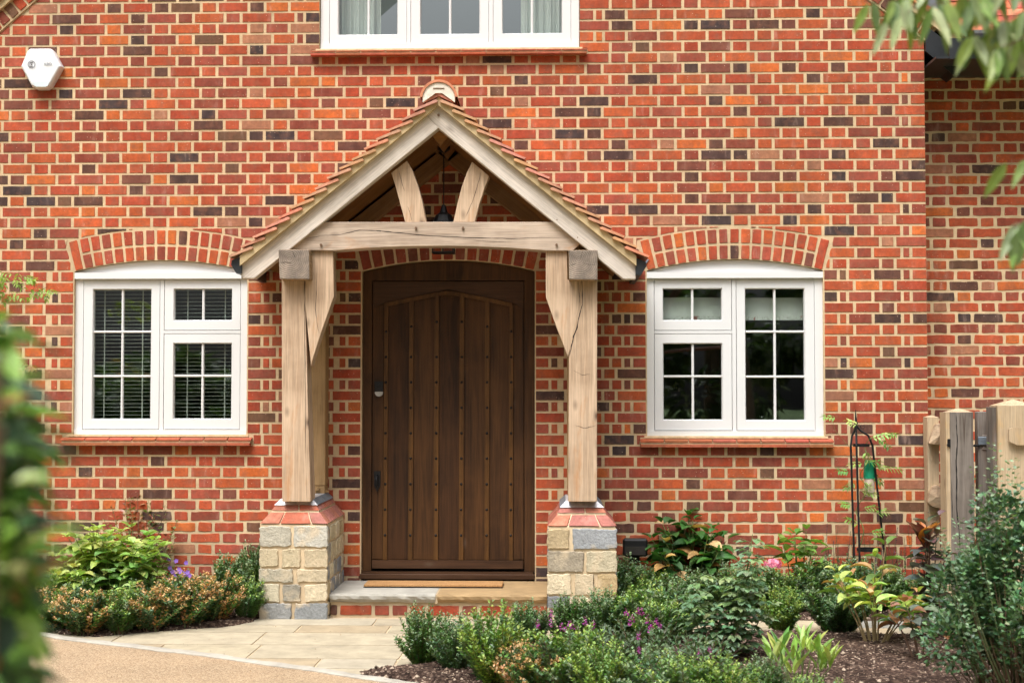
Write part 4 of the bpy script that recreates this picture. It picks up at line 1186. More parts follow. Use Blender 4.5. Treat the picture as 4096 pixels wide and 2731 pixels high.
# ---------------------------------------------------------------- alarm box
al = thing('alarm_box', 'white six sided alarm box with grey lettering high on the brick wall', 'alarm box', (0, 0, 0))
ka = 3.92
def AP(x, y, Y): return xz(x / ka, 100 + y / ka, Y)
oc = [(470, 374), (795, 374), (835, 405), (968, 655), (790, 965), (735, 1004), (560, 1004), (500, 965), (330, 655), (430, 415)]
m_ = MB(); cxa, cya = 650, 690
lay_ = [(1.0, -.004), (1.0, -.055), (.955, -.072), (.90, -.078)]
vs = []; fs = []
for sc_, y in lay_:
    for a, b in oc:
        p = AP(cxa + (a - cxa) * sc_, cya + (b - cya) * sc_, -.06); vs.append((p[0], y, p[1]))
n = len(oc)
for i in range(3):
    for k in range(n): fs.append((i * n + (k + 1) % n, i * n + k, (i + 1) * n + k, (i + 1) * n + (k + 1) % n))
fs.append(tuple(3 * n + k for k in range(n - 1, -1, -1)))
m_.add(vs, fs); o_ = m_.build('cover', M['plastic'], al)
bv = o_.modifiers.new('edge', 'BEVEL'); bv.width = .004; bv.segments = 3; bv.limit_method = 'ANGLE'
m_ = MB(); m_.prism([AP(a, b, -.078) for a, b in ((515, 900), (650, 888), (780, 900), (750, 958), (720, 972), (575, 972), (548, 958))], -.0805, -.07); m_.build('lens_strip', M['lens'], al)
m_ = MB(); c0 = AP(495, 622, -.08); vs = []; fs = []
for k in range(28):
    a = 2 * pi * k / 28
    for r_ in (.0265, .0225): vs.append((c0[0] + r_ * cos(a), -.0812, c0[1] + r_ * sin(a)))
for k in range(28): k2 = (k + 1) % 28; fs.append((2 * k, 2 * k + 1, 2 * k2 + 1, 2 * k2))
m_.add(vs, fs)
for (x0_, x1_, z0_, z1_) in ((-.014, -.011, -.015, .015), (-.011, .010, .012, .015), (-.011, .010, -.015, -.012)): m_.box(c0[0] + x0_, c0[0] + x1_, -.0812, -.079, c0[1] + z0_, c0[1] + z1_)
m_.build('logo_ring', M['ink'], al)
def text(s_, size, loc, mat, parent, name):
    cu = bpy.data.curves.new(name, 'FONT'); cu.body = s_; cu.size = size; cu.extrude = .0006; cu.align_x = 'CENTER'; cu.align_y = 'CENTER'
    to = bpy.data.objects.new(name + '_curve', cu); COL.objects.link(to); dg = bpy.context.evaluated_depsgraph_get()
    me = bpy.data.meshes.new_from_object(to.evaluated_get(dg)); bpy.data.objects.remove(to)
    me.materials.clear(); me.materials.append(mat)
    o_ = bpy.data.objects.new(name, me); COL.objects.link(o_); o_.location = loc; o_.rotation_euler = (R(90), 0, 0); o_.parent = parent; return o_
M['ink_pale'] = simple('grey_ink', (.26, .27, .29), .5)
text('K', .020, (c0[0] + .001, -.0812, c0[1]), M['ink'], al, 'logo_letter')
c1 = AP(752, 618, -.08); text('KBO', .0265, (c1[0], -.0812, c1[1]), M['ink_pale'], al, 'lettering')
# ---------------------------------------------------------------- floodlight by the wall
fl = thing('floodlight', 'small black floodlight low on the wall beside the right stone pier', 'floodlight', (0, 0, 0))
m_ = MB(); p0 = xz(2491, 2222, -.12); p1 = xz(2589, 2152, -.12)
m_.box(p0[0], p1[0], -.17, -.09, p0[1], p1[1], bev=.012); m_.build('lamp_head', M['black'], fl)
m_ = MB(); m_.box(p0[0] + .05, p1[0] - .05, -.09, -.0, p0[1] - .05, p0[1] + .03); m_.build('bracket', M['black'], fl)
m_ = MB(); m_.box(p0[0] + .012, p1[0] - .012, -.173, -.168, p0[1] + .012, p0[1] + .07); m_.build('lamp_glass', simple('dark_lamp_glass', (.03, .025, .025), .15, spec=.6), fl)

# ================================================================ GROUND
gs = MB(); gs.add([(-80, -120, -.03), (80, -120, -.03), (80, 60, -.03), (-80, 60, -.03)], [(0, 1, 2, 3)])
tag(gs.build('ground', M['grass']), kind='structure')
KB = [(-500, 2440), (-200, 2480), (0, 2512), (143, 2531), (286, 2557), (530, 2584), (668, 2602), (795, 2615), (1100, 2658), (1271, 2680), (1430, 2706), (1589, 2728), (1800, 2765), (2200, 2850), (2700, 2950), (3400, 3060), (4200, 3160), (5200, 3280)]
kp = [G(a, b, 0) for a, b in KB]
def smooth_pts(pts, n=6):
    out = []
    for i in range(len(pts) - 1):
        p0 = pts[max(0, i - 1)]; p1 = pts[i]; p2 = pts[i + 1]; p3 = pts[min(len(pts) - 1, i + 2)]
        for k in range(n):
            t = k / n
            out.append(.5 * ((2 * p1) + (-p0 + p2) * t + (2 * p0 - 5 * p1 + 4 * p2 - p3) * t * t + (-p0 + 3 * p1 - 3 * p2 + p3) * t ** 3))
    out.append(pts[-1]); return out
ks = smooth_pts(kp)
gr = MB()
for a, b in zip(ks, ks[1:]): gr.add([(a.x, a.y, .004), (a.x, -14, .004), (b.x, -14, .004), (b.x, b.y, .004)], [(0, 1, 2, 3)])
gr.add([(-9, -14, .004), (-9, -30, .004), (9, -30, .004), (9, -14, .004)], [(0, 1, 2, 3)])
gr.add([(-9, ks[0].y, .004), (-9, -14, .004), (ks[0].x, -14, .004), (ks[0].x, ks[0].y, .004)], [(0, 1, 2, 3)])
tag(gr.build('gravel_drive', M['gravel']), kind='structure')
# kerb stones
kb = MB(); vs = []; fs = []
for i, p in enumerate(ks):
    t = (ks[min(i + 1, len(ks) - 1)] - ks[max(i - 1, 0)]).normalized(); nn = Vector((t.y, -t.x, 0))
    w0 = jit(.005); w1 = .055 + jit(.006)
    for o_, z in ((w0 - .012, -.02), (w0 - .012, .010 + jit(.002)), (w0, .016 + jit(.002)), (w1 - .012, .015 + jit(.002)), (w1, .008), (w1, -.02)):
        q = p + nn * o_; vs.append((q.x, q.y, z))
for i in range(len(ks) - 1):
    for q in range(5): fs.append((6 * i + q, 6 * i + 6 + q, 6 * i + 7 + q, 6 * i + 1 + q))
kb.add(vs, fs, s2l((158, 152, 140)))
tag(kb.build('kerb', M['slab']), kind='structure')
# flagstones
pv = MB(); pv.add([(-5.5, -4.2, -.005), (6.5, -4.2, -.005), (6.5, .0, -.005), (-5.5, .0, -.005)], [(0, 1, 2, 3)])
pvo = pv.build('path', M['stone_mortar']); tag(pvo, kind='structure')
SC = [(236, 220, 186), (234, 216, 182), (226, 204, 168), (238, 224, 196), (238, 222, 190), (190, 186, 174), (230, 210, 176), (226, 210, 180)]
fg = MB(); y = -.70 - .0; rr_ = 0
while y > -3.6:
    dp = random.choice([.28, .42, .56, .28]); x = -5 + random.uniform(0, .5)
    while x < 6.2:
        w_ = random.choice([.42, .56, .7, .84, .56])
        c = s2l(random.choice(SC)); k_ = random.uniform(.40, .48); c = tuple(v * k_ for v in c)
        q = outline([(x + .006, y - dp + .006), (x + w_ - .006, y - dp + .006), (x + w_ - .006, y - .006), (x + .006, y - .006)], .09, .002, .008)
        fg.add([(a, b, -.004) for a, b in q] + [(a, b, jz) for (a, b) in q for jz in [.0]], [tuple(range(len(q), 2 * len(q)))] + [(i, (i + 1) % len(q), len(q) + (i + 1) % len(q), len(q) + i) for i in range(len(q))], c)
        x += w_
    y -= dp; rr_ += 1
fgo = fg.build('paving', M['slab']); tag(fgo, kind='structure')
# soil beds
def inside(x, y, pl):
    c = False; j = len(pl) - 1
    for i in range(len(pl)):
        if (pl[i][1] > y) != (pl[j][1] > y) and x < (pl[j][0] - pl[i][0]) * (y - pl[i][1]) / (pl[j][1] - pl[i][1]) + pl[i][0]: c = not c
        j = i
    return c
def edist(x, y, pl):
    b = 9; p = Vector((x, y))
    for i in range(len(pl)):
        a = Vector(pl[i]); c = Vector(pl[(i + 1) % len(pl)]); ab = c - a; t = max(0, min(1, (p - a).dot(ab) / max(1e-9, ab.dot(ab))))
        b = min(b, (p - a - ab * t).length)
    return b
def bed(name, pl, hmax=.035, cell=.03):
    xs = [p[0] for p in pl]; ys = [p[1] for p in pl]; x0, x1, y0, y1 = min(xs), max(xs), min(ys), max(ys)
    nx = int((x1 - x0) / cell) + 2; ny = int((y1 - y0) / cell) + 2; m_ = MB(); vs = []; ok = {}
    for j in range(ny):
        for i in range(nx):
            x = x0 + i * cell; y = y0 + j * cell; ins = inside(x, y, pl); e_ = edist(x, y, pl)
            z = -.012 if not ins else min(hmax, e_ * .45) - .008
            if ins: z += mnoise.noise(Vector((x * 16, y * 16, 1))) * .010 + mnoise.noise(Vector((x * 45, y * 45, 4))) * .006
            ok[(i, j)] = ins or e_ < cell * 1.5; vs.append((x + jit(.006), y + jit(.006), z))
    fs = [(j * nx + i, j * nx + i + 1, (j + 1) * nx + i + 1, (j + 1) * nx + i) for j in range(ny - 1) for i in range(nx - 1) if ok[(i, j)] and ok[(i + 1, j + 1)] and ok[(i + 1, j)] and ok[(i, j + 1)]]
    m_.add(vs, fs, (1, 1, 1)); tag(m_.build(name, M['soil'], smooth=True), kind='structure')
def gp_(L): return [tuple(G(a, b, 0))[:2] for a, b in L]
bedL = gp_([(1042, 2472), (1010, 2490), (900, 2508), (740, 2518), (530, 2534), (382, 2549), (240, 2537), (143, 2524), (0, 2505), (-500, 2436)]) + [(-5.2, 0), (pL[0], 0)]
bedR = [(pR[1] + .004, -.02), (pR[1] + .004, -.72)] + gp_([(2750, 2478), (3100, 2477), (3600, 2482), (4300, 2490)]) + [(3.6, -.02)]
bedF = gp_([(1418, 2684), (1660, 2668), (2000, 2600), (2400, 2552), (2750, 2538), (3100, 2532), (3500, 2545), (4400, 2555)] ) + [(ks[i].x, ks[i].y) for i in range(len(ks) - 1, -1, -1) if ks[i].x > G(1430, 2706).x + .02 and ks[i].x < 3.2]
bed('soil', bedL); bed('soil', bedR); bed('soil', bedF, .05, .035)
cr = MB(); random.seed(77)
def crumbs(pl, n, smin=.003, smax=.009):
    xs = [p[0] for p in pl]; ys = [p[1] for p in pl]; k = 0
    while k < n:
        x = random.uniform(min(xs), max(xs)); y = random.uniform(min(ys), max(ys)); k += 1
        if not inside(x, y, pl): continue
        e_ = edist(x, y, pl); z = min(.045, e_ * .45) - .006; s_ = random.uniform(smin, smax) * (1 if random.random() < .93 else 1.8)
        c = random.choice([(.05, .032, .024), (.10, .065, .047), (.20, .14, .10), (.40, .31, .23), (.08, .05, .036)])
        vs = [(x + s_ * (a + jit(.3)), y + s_ * (b + jit(.3)), z + s_ * (c_ + jit(.3))) for a, b, c_ in ((1, 0, 0), (-1, 0, 0), (0, 1, 0), (0, -1, 0), (0, 0, .8), (0, 0, -.6))]
        cr.add(vs, [(0, 2, 4), (2, 1, 4), (1, 3, 4), (3, 0, 4), (2, 0, 5), (1, 2, 5), (3, 1, 5), (0, 3, 5)], c)
crumbs(bedF, 22000); crumbs(bedL, 3500); crumbs(bedR, 2500)
tag(cr.build('soil_crumbs', M['stem']), 'loose bark and soil crumbs scattered over the planting beds', 'bark chips', kind='stuff')

#PLANTS#
# ================================================================ PLANTS
def rnd(a, b): return random.uniform(a, b)
def pick(pal, v=.18):
    c = random.choice(pal); k = rnd(1 - v, 1 + v); return tuple(x * k * rnd(.93, 1.07) for x in c)
def small_leaf(mb, p, d, L, Wd, col, up=None):
    d = d.normalized(); s = d.cross(Vector((rnd(-.6, .6), rnd(-.6, .6), 1)))
    s = s.normalized() if s.length > 1e-4 else Vector((1, 0, 0)); n = s.cross(d)
    m = p + d * L * .48; mb.add([p, m + s * Wd / 2 + n * Wd * .18, p + d * L, m - s * Wd / 2 + n * Wd * .18], [(0, 1, 2), (0, 2, 3)], col)
def blade(mb, p, d, L, Wd, col, droop=.5, fold=.25, up=None, nseg=5, shape=1.0):
    """broad leaf with midrib fold, curving down towards its tip"""
    d = d.normalized(); upv = up or Vector((rnd(-.3, .3), rnd(-.3, .3), 1)); s = d.cross(upv)
    s = s.normalized() if s.length > 1e-4 else Vector((1, 0, 0)); vs = []; q = p.copy(); dd = d.copy(); wv = rnd(-.15, .15)
    for i in range(nseg + 1):
        t = i / nseg; w = Wd / 2 * (sin(pi * min(1, t ** (.75 * shape))) ** .8 if 0 < t < 1 else 0.02)
        n = s.cross(dd)
        vs += [q - s * w + n * w * fold * 2 + n * wv * w, q.copy(), q + s * w + n * w * fold * 2 - n * wv * w]
        dd = (dd + Vector((0, 0, -droop / nseg))).normalized(); q = q + dd * L / nseg
    fs = []
    for i in range(nseg):
        a = 3 * i; fs += [(a, a + 1, a + 4, a + 3), (a + 1, a + 2, a + 5, a + 4)]
    mb.add(vs, fs, col)
def bez(p0, p1, p2, t): return p0 * (1 - t) ** 2 + p1 * 2 * t * (1 - t) + p2 * t * t
GREEN_ = [(.035, .085, .028), (.045, .10, .030), (.030, .070, .030), (.055, .12, .035)]
GREEN = [(c[0] * 1.860, c[1] * 1.643, c[2] * 1.240) for c in GREEN_]
GREEN = [tuple(x * 1.14 for x in c) for c in GREEN]
YELG_ = [(.13, .20, .035), (.10, .17, .035), (.17, .22, .04), (.08, .14, .03)]
YELG = [tuple(x * 1.5 for x in c) for c in YELG_]
YELG = [tuple(x * 1.14 for x in c) for c in YELG]
GREY_ = [(.075, .125, .075), (.06, .11, .065), (.10, .15, .09)]
GREY = [(c[0] * 1.904, c[1] * 1.734, c[2] * 1.360) for c in GREY_]
GREY = [tuple(x * 1.14 for x in c) for c in GREY]
BLUEG_ = [(.050, .095, .065), (.065, .12, .08), (.04, .08, .055)]
BLUEG = [(c[0] * 1.840, c[1] * 1.680, c[2] * 1.200) for c in BLUEG_]
BLUEG = [tuple(x * 1.14 for x in c) for c in BLUEG]
BROWN = [(.52, .31, .12), (.38, .21, .08), (.60, .40, .19)]
LIME_ = [(.22, .30, .07), (.16, .25, .06), (.28, .34, .10), (.12, .21, .06)]
LIME = [tuple(x * 1.55 for x in c) for c in LIME_]
DEEP_ = [(.025, .075, .020), (.035, .095, .025), (.02, .055, .018)]
DEEP = [(c[0] * 1.650, c[1] * 1.650, c[2] * 1.350) for c in DEEP_]
WOODC = (.12, .075, .045)
def bush(seed, n, h, r, L, Wd, pal, br=.06, per=34, start=.12, up=.55, tops=None, mixpal=None, mixf=0, twig=.0022, lean=.35, pairs=True, flat=.5):
    """leafy shoots rising from the root; returns (foliage mesh builder, stem mesh builder)"""
    random.seed(seed); f, s = MB(), MB()
    for k in range(n):
        a = rnd(0, 2 * pi); b0 = br * sqrt(random.random()); q = sqrt(random.random())
        p0 = Vector((cos(a) * b0, sin(a) * b0, 0)); rr = r * q
        hh = h * (sqrt(max(0, 1 - (q * .92) ** 2)) ** flat) * rnd(.55, 1.0)
        a2 = a + rnd(-.6, .6); p2 = Vector((cos(a2) * rr, sin(a2) * rr, hh)); p1 = Vector((p2.x * lean * 1.6, p2.y * lean * 1.6, hh * .5))
        s.tube([bez(p0, p1, p2, t / 5) for t in range(6)], [twig * (1.6 - 1.2 * t / 5) for t in range(6)], 3, WOODC if rnd(0, 1) < .6 else (.10, .12, .05), cap=False)
        cb = pick(mixpal if mixpal and random.random() < mixf else pal, .1)
        for i in range(per):
            t = start + (1 - start) * (i / per) + rnd(0, .02); p = bez(p0, p1, p2, min(1, t))
            tan = (bez(p0, p1, p2, min(1, t + .03)) - bez(p0, p1, p2, max(0, t - .03))).normalized()
            az = rnd(0, 2 * pi)
            for m in ((0, 1) if pairs else (0,)):
                side = Vector((cos(az + pi * m), sin(az + pi * m), rnd(-.2, .3)))
                d = (tan * up + side * .8).normalized(); k2 = rnd(.75, 1.15) * (1 - .35 * (t > .9))
                c = tuple(x * rnd(.82, 1.18) for x in cb)
                if t > .88 and tops: c = pick(tops)
                elif mixpal and random.random() < mixf * .35: c = pick(mixpal)
                off = side * rnd(0, .35) * L
                small_leaf(f, p + off, d, L * k2, Wd * k2, c)
    return f, s
def make_bush(name, cat, label, loc, group, bs, leafmat='leaf', rotz=0, scale=1):
    t = thing(name, label, cat, loc, group, rotz); t.scale = (scale,) * 3
    bs[0].build('foliage', M[leafmat], t); bs[1].build('stems', M['stem'], t); return t
# ---- box plants: five sources, then copies
BOXV = [bush(21, 80, .36, .16, .0235, .0165, GREEN, tops=GREY, br=.05), bush(22, 84, .34, .19, .0235, .0165, GREEN + BLUEG, tops=GREY, br=.06),
        bush(23, 80, .38, .19, .024, .0165, YELG, tops=YELG, br=.06, mixpal=GREEN, mixf=.3), bush(24, 84, .32, .20, .0235, .0165, GREY + GREEN, tops=YELG, br=.07),
        bush(25, 80, .30, .20, .021, .015, GREEN + BLUEG, tops=BROWN, br=.07, mixpal=BROWN, mixf=.17)]
BOXH = [.36, .34, .38, .32, .30]
BOXSRC = [None] * 5
def box(px, pyb, pyt, v, label, group, wide=1.0, d=0):
    g = G(px, pyb); dist = g.y + CAMD; H = (pyb - pyt) * dist / F * 1.02; k = H / BOXH[v]
    if BOXSRC[v] is None:
        BOXSRC[v] = make_bush('box_shrub', 'shrub', label, (g.x, g.y, 0), group, BOXV[v]); o_ = BOXSRC[v]
    else:
        o_ = copy_tree(BOXSRC[v]); o_.location = (g.x, g.y, 0); tag(o_, label, 'shrub', group)
    o_.rotation_euler = (0, 0, rnd(0, 6.28)); kw = k * wide; o_.scale = (kw, kw, k); return o_
random.seed(4)
GF = 'box shrubs edging the front bed'; GM = 'box shrubs lining the far side of the front bed'; GRr = 'box shrubs along the wall bed'
for a in [
 (1690, 2668, 2400, 0, 'dark upright box shrub at the left tip of the front bed', GF, .95),
 (1830, 2695, 2445, 1, 'mid green box shrub just right of the leftmost front box', GF, .95),
 (1985, 2752, 2400, 2, 'bright yellow green box shrub in the front row below the step', GF, .95),
 (2125, 2790, 2545, 4, 'box shrub with orange browned leaves beside the yellow green one', GF, 1.0),
 (2290, 2800, 2480, 3, 'grey green box shrub in the bottom row left of the magenta flowers', GF, 1.0),
 (2430, 2850, 2550, 2, 'yellowish box shrub low in the bottom row under the magenta spikes', GF, 1.0),
 (2590, 2860, 2580, 1, 'blue green box shrub at the bottom edge under the right pier', GF, 1.1),
 (2745, 2880, 2600, 3, 'pale green box shrub at the bottom edge left of the rose stems', GF, 1.1),
 (2900, 2890, 2610, 2, 'lime tinted box shrub at the bottom edge under the rose bush', GF, 1.1),
 (3060, 2860, 2605, 0, 'small upright box shrub at the bottom edge on the bare soil', GF, .9),
 (3260, 2900, 2690, 3, 'low pale box shrub at the bottom edge beside the lime clump', GF, 1.1),
 (2120, 2590, 2395, 1, 'green box shrub standing against the brick riser of the step', GM, .95),
 (2275, 2580, 2362, 0, 'dark box shrub in front of the left edge of the right pier', GM, 1.0),
 (2420, 2572, 2345, 1, 'rounded box shrub in front of the right half of the right pier', GM, 1.0),
 (2560, 2570, 2330, 3, 'grey tipped box shrub just right of the right pier', GM, 1.1),
 (2700, 2560, 2310, 1, 'blue green box shrub behind the small magenta flowers', GM, 1.1),
 (2640, 2600, 2380, 3, 'short pale box shrub close behind the magenta flowers', GM, 1.0),
 (3125, 2538, 2330, 2, 'yellow green box shrub with bare foot showing the path behind', GM, 1.0),
 (3350, 2542, 2310, 1, 'dark box shrub beside the path left of the drooping lime plant', GM, 1.15),
 (2500, 2440, 2215, 1, 'blue green box shrub under the black floodlight', GRr, 1.05),
 (2610, 2455, 2275, 3, 'pale tipped box shrub below the browned hydrangea', GRr, 1.0),
 (2760, 2450, 2265, 1, 'green box shrub below the right half of the browned hydrangea', GRr, 1.1),
 (2900, 2450, 2240, 1, 'dark box shrub behind the rose bush by the wall', GRr, 1.1),
 (3040, 2450, 2235, 0, 'box shrub left of the pink flower head', GRr, 1.1),
 (3160, 2455, 2265, 3, 'grey green box shrub under the pink flower head', GRr, 1.1),
 (3290, 2455, 2225, 1, 'box shrub under the pale young hydrangea', GRr, 1.15),
 (3420, 2455, 2220, 1, 'box shrub at the foot of the black obelisk', GRr, 1.1),
 (3560, 2455, 2260, 0, 'box shrub between the obelisk and the purple leaved shrub', GRr, 1.1),
 (3690, 2460, 2280, 1, 'box shrub in front of the bare gate post foot', GRr, 1.1),
]: box(*a)
GLb = 'browned box shrubs in the left bed'
for a in [
 (215, 2520, 2330, 4, 'browned box shrub at the far left of the left bed', GLb, 1.15), (345, 2535, 2345, 4, 'orange flecked box shrub in front of the lime hydrangea', GLb, 1.15),
 (470, 2530, 2330, 3, 'green box shrub between two browned ones in the left bed', GLb, 1.1), (600, 2520, 2325, 4, 'browned box shrub under the violet flowers', GLb, 1.15),
 (735, 2505, 2270, 4, 'strongly browned box shrub left of the green box by the pier', GLb, 1.05), (850, 2490, 2270, 4, 'half browned box shrub nearest to the green box by the pier', GLb, .95),
 (135, 2500, 2270, 3, 'grey green box shrub half hidden behind the blurred hedge', GLb, 1.1), (300, 2480, 2280, 1, 'dark box shrub behind the orange flecked one', GLb, 1.1),
 (560, 2470, 2290, 1, 'dark box shrub under the lime hydrangea leaves', GLb, 1.1),
 (915, 2440, 2190, 0, 'fresh green box shrub against the wall beside the left pier', 'green box shrubs beside the left pier', .95), (1005, 2420, 2150, 0, 'tall dark green box shrub touching the left stone pier', 'green box shrubs beside the left pier', .62),
 (985, 2475, 2290, 3, 'low grey green box shrub at the front corner of the left pier', 'green box shrubs beside the left pier', .85)]: box(*a)

# ---- broad leaved plants
def broad(seed, n, h, r, L, Wd, pal, br=.05, tiers=3, droop=.9, browns=0, stemc=(.16, .20, .07), leafpairs=2, hmin=.5, fold=.22, tiltup=.35):
    random.seed(seed); f, s = MB(), MB()
    for k in range(n):
        a = rnd(0, 2 * pi); q = sqrt(random.random()); rr = r * q; hh = h * rnd(hmin, 1) * (1 - .35 * q * q)
        p0 = Vector((cos(a) * br * q, sin(a) * br * q, 0)); p2 = Vector((cos(a) * rr, sin(a) * rr, hh)); p1 = Vector((p2.x * .5, p2.y * .5, hh * .6))
        s.tube([bez(p0, p1, p2, t / 5) for t in range(6)], [.0045 * (1.3 - .8 * t / 5) for t in range(6)], 4, stemc, cap=False)
        cb = pick(pal, .1); az0 = rnd(0, pi)
        for ti in range(tiers):
            t = 1 - ti * .17; p = bez(p0, p1, p2, t); az0 += pi / 2
            nl = leafpairs * 2 if ti else leafpairs * 2
            for m in range(nl):
                az = az0 + 2 * pi * m / nl + rnd(-.25, .25); sc = rnd(.75, 1.1) * (.62 if ti == 0 else 1)
                d = Vector((cos(az), sin(az), rnd(tiltup - .2, tiltup + .35) + (.55 if ti == 0 else 0)))
                c = tuple(x * rnd(.85, 1.15) for x in cb)
                if random.random() < browns: c = pick(BROWN)
                blade(f, p + d * .012, d, L * sc, Wd * sc, c, droop * rnd(.7, 1.3), fold)
    return f, s
def place(name, cat, label, px, pyb, bs, group=None, mat_='leaf_big', rotz=0, z=0, scale=1):
    g = G(px, pyb); return make_bush(name, cat, label, (g.x, g.y, z), group, bs, mat_, rotz, scale)
hyd = place('hydrangea', 'hydrangea', 'lime green broad leaved hydrangea against the wall in the left bed', 435, 2455, broad(31, 78, .60, .40, .105, .078, LIME + [(.42, .46, .14), (.36, .42, .12)], tiers=3, droop=.8, fold=.18, tiltup=.3))
hydR = place('hydrangea', 'hydrangea', 'deep green hydrangea with shrivelled brown leaves beside the floodlight', 2775, 2425, broad(32, 30, .68, .31, .145, .10, DEEP, tiers=3, browns=.11, droop=.9, leafpairs=1), )
hydY = place('hydrangea', 'hydrangea', 'young hydrangea with few bright green leaves against the wall left of the obelisk', 3200, 2440, broad(33, 6, .60, .17, .15, .085, [(.12, .24, .05), (.17, .29, .06)], tiers=3, droop=.7, hmin=.75, leafpairs=1))
hydP = place('hydrangea', 'hydrangea', 'pale leaved low hydrangea between the young hydrangea and the obelisk', 3310, 2440, broad(34, 12, .36, .20, .11, .065, LIME, tiers=2, droop=.8))
lime = place('broad_leaved_plant', 'plant', 'drooping lime plant with browned leaf tips on bare stalks in the front bed', 3500, 2590, broad(35, 15, .60, .26, .15, .062, LIME + YELG, tiers=3, droop=.9, browns=.16, stemc=(.30, .22, .11), hmin=.5, fold=.3, leafpairs=1, tiltup=.6))
hosta = place('broad_leaved_plant', 'plant', 'upright clump of narrow lime leaves at the bottom edge of the front bed', 3200, 2800, broad(36, 16, .26, .16, .19, .045, LIME, tiers=1, droop=.5, leafpairs=2, tiltup=1.6, fold=.35))
cot = place('purple_leaved_shrub', 'shrub', 'dark purple green round leaved shrub with orange young top before the gate post', 3725, 2570, broad(37, 7, .84, .17, .125, .095, [(.09, .12, .09), (.11, .135, .10), (.13, .085, .075)], tiers=6, droop=.7, stemc=(.09, .045, .03), leafpairs=1, hmin=.55))
cot2 = place('purple_leaved_shrub', 'shrub', 'small grey green round leaved seedling on forked bare stems in the front bed', 3690, 2660, broad(38, 7, .40, .24, .11, .085, [(.10, .14, .09), (.13, .17, .10), (.24, .11, .05)], tiers=3, droop=.8, stemc=(.22, .13, .09), leafpairs=1))
# orange crown on the purple shrub
random.seed(8); f = MB(); tp = W(3700, 2160, cot.location.y) - cot.location
for k in range(13):
    az = rnd(0, 6.28); blade(f, Vector((tp.x, 0, tp.z)) + Vector((rnd(-.01, .01), 0, rnd(-.06, 0))), Vector((cos(az), sin(az), rnd(.8, 2.2))), rnd(.13, .18), rnd(.055, .075), pick([(.50, .14, .03), (.24, .075, .055), (.20, .08, .06), (.60, .22, .03)]), .3, .25)
f.build('young_leaves', M['leaf_big'], cot)
s = MB(); s.tube([Vector((0, 0, 0)), Vector((tp.x * .6, 0, tp.z * .5)), Vector((tp.x, 0, tp.z))], [.006, .005, .003], 5, (.10, .045, .03)); s.build('branch', M['stem'], cot)
# dried brown shrub behind the lime hydrangea
dry = place('withered_shrub', 'shrub', 'half withered shrub with curled brown leaves on the wall behind the lime hydrangea', 560, 2410, bush(41, 34, .78, .32, .044, .024, [(.26, .27, .09), (.20, .23, .08)], mixpal=[(.20, .07, .04), (.30, .13, .06)], mixf=.45, per=13, start=.45, br=.04, twig=.0035, up=.3), mat_='leaf')
# violet cranesbill
def flowers(t_, pts, pal, r=.013, name='flower', n=5, mat_='petal'):
    f = MB()
    for p in pts:
        c = pick(pal)
        ax = Vector((rnd(-.4, .4), -1, rnd(-.1, .8))).normalized(); u = ax.cross(Vector((0, 0, 1))).normalized(); v = ax.cross(u)
        for k in range(n):
            a = 2 * pi * k / n; d = u * cos(a) + v * sin(a) + ax * .25; s_ = ax.cross(d).normalized()
            f.add([p, p + d * r * .6 + s_ * r * .45, p + d * r * 1.05, p + d * r * .6 - s_ * r * .45], [(0, 1, 2, 3)], c)
    return f.build(name, M[mat_], t_)
random.seed(51)
ger = place('cranesbill', 'flower', 'violet flowered cranesbill spreading over the left bed below the window', 700, 2440, bush(42, 46, .34, .34, .026, .022, GREEN + GREY, per=9, start=.4, br=.08))
flowers(ger, [W(x, y, ger.location.y - .12) - ger.location for x, y in [(655, 2225), (675, 2238), (705, 2243), (745, 2250), (690, 2285), (705, 2290), (722, 2285), (735, 2292), (750, 2288), (700, 2300), (742, 2296), (660, 2312), (672, 2318), (555, 2232), (640, 2330), (715, 2276), (760, 2300), (680, 2270)]], [(.30, .16, .58), (.38, .22, .66)], .017)
ger2 = place('cranesbill', 'flower', 'small violet cranesbill beside the blurred hedge in the left bed', 190, 2440, bush(43, 36, .36, .26, .026, .022, GREEN + GREY, per=9, start=.4, br=.08))
flowers(ger2, [W(x, y, ger2.location.y - .1) - ger2.location for x, y in [(155, 2250), (165, 2255), (210, 2262), (185, 2258), (282, 2350), (360, 2185), (262, 2245)]], [(.30, .16, .58), (.38, .22, .66)], .015)
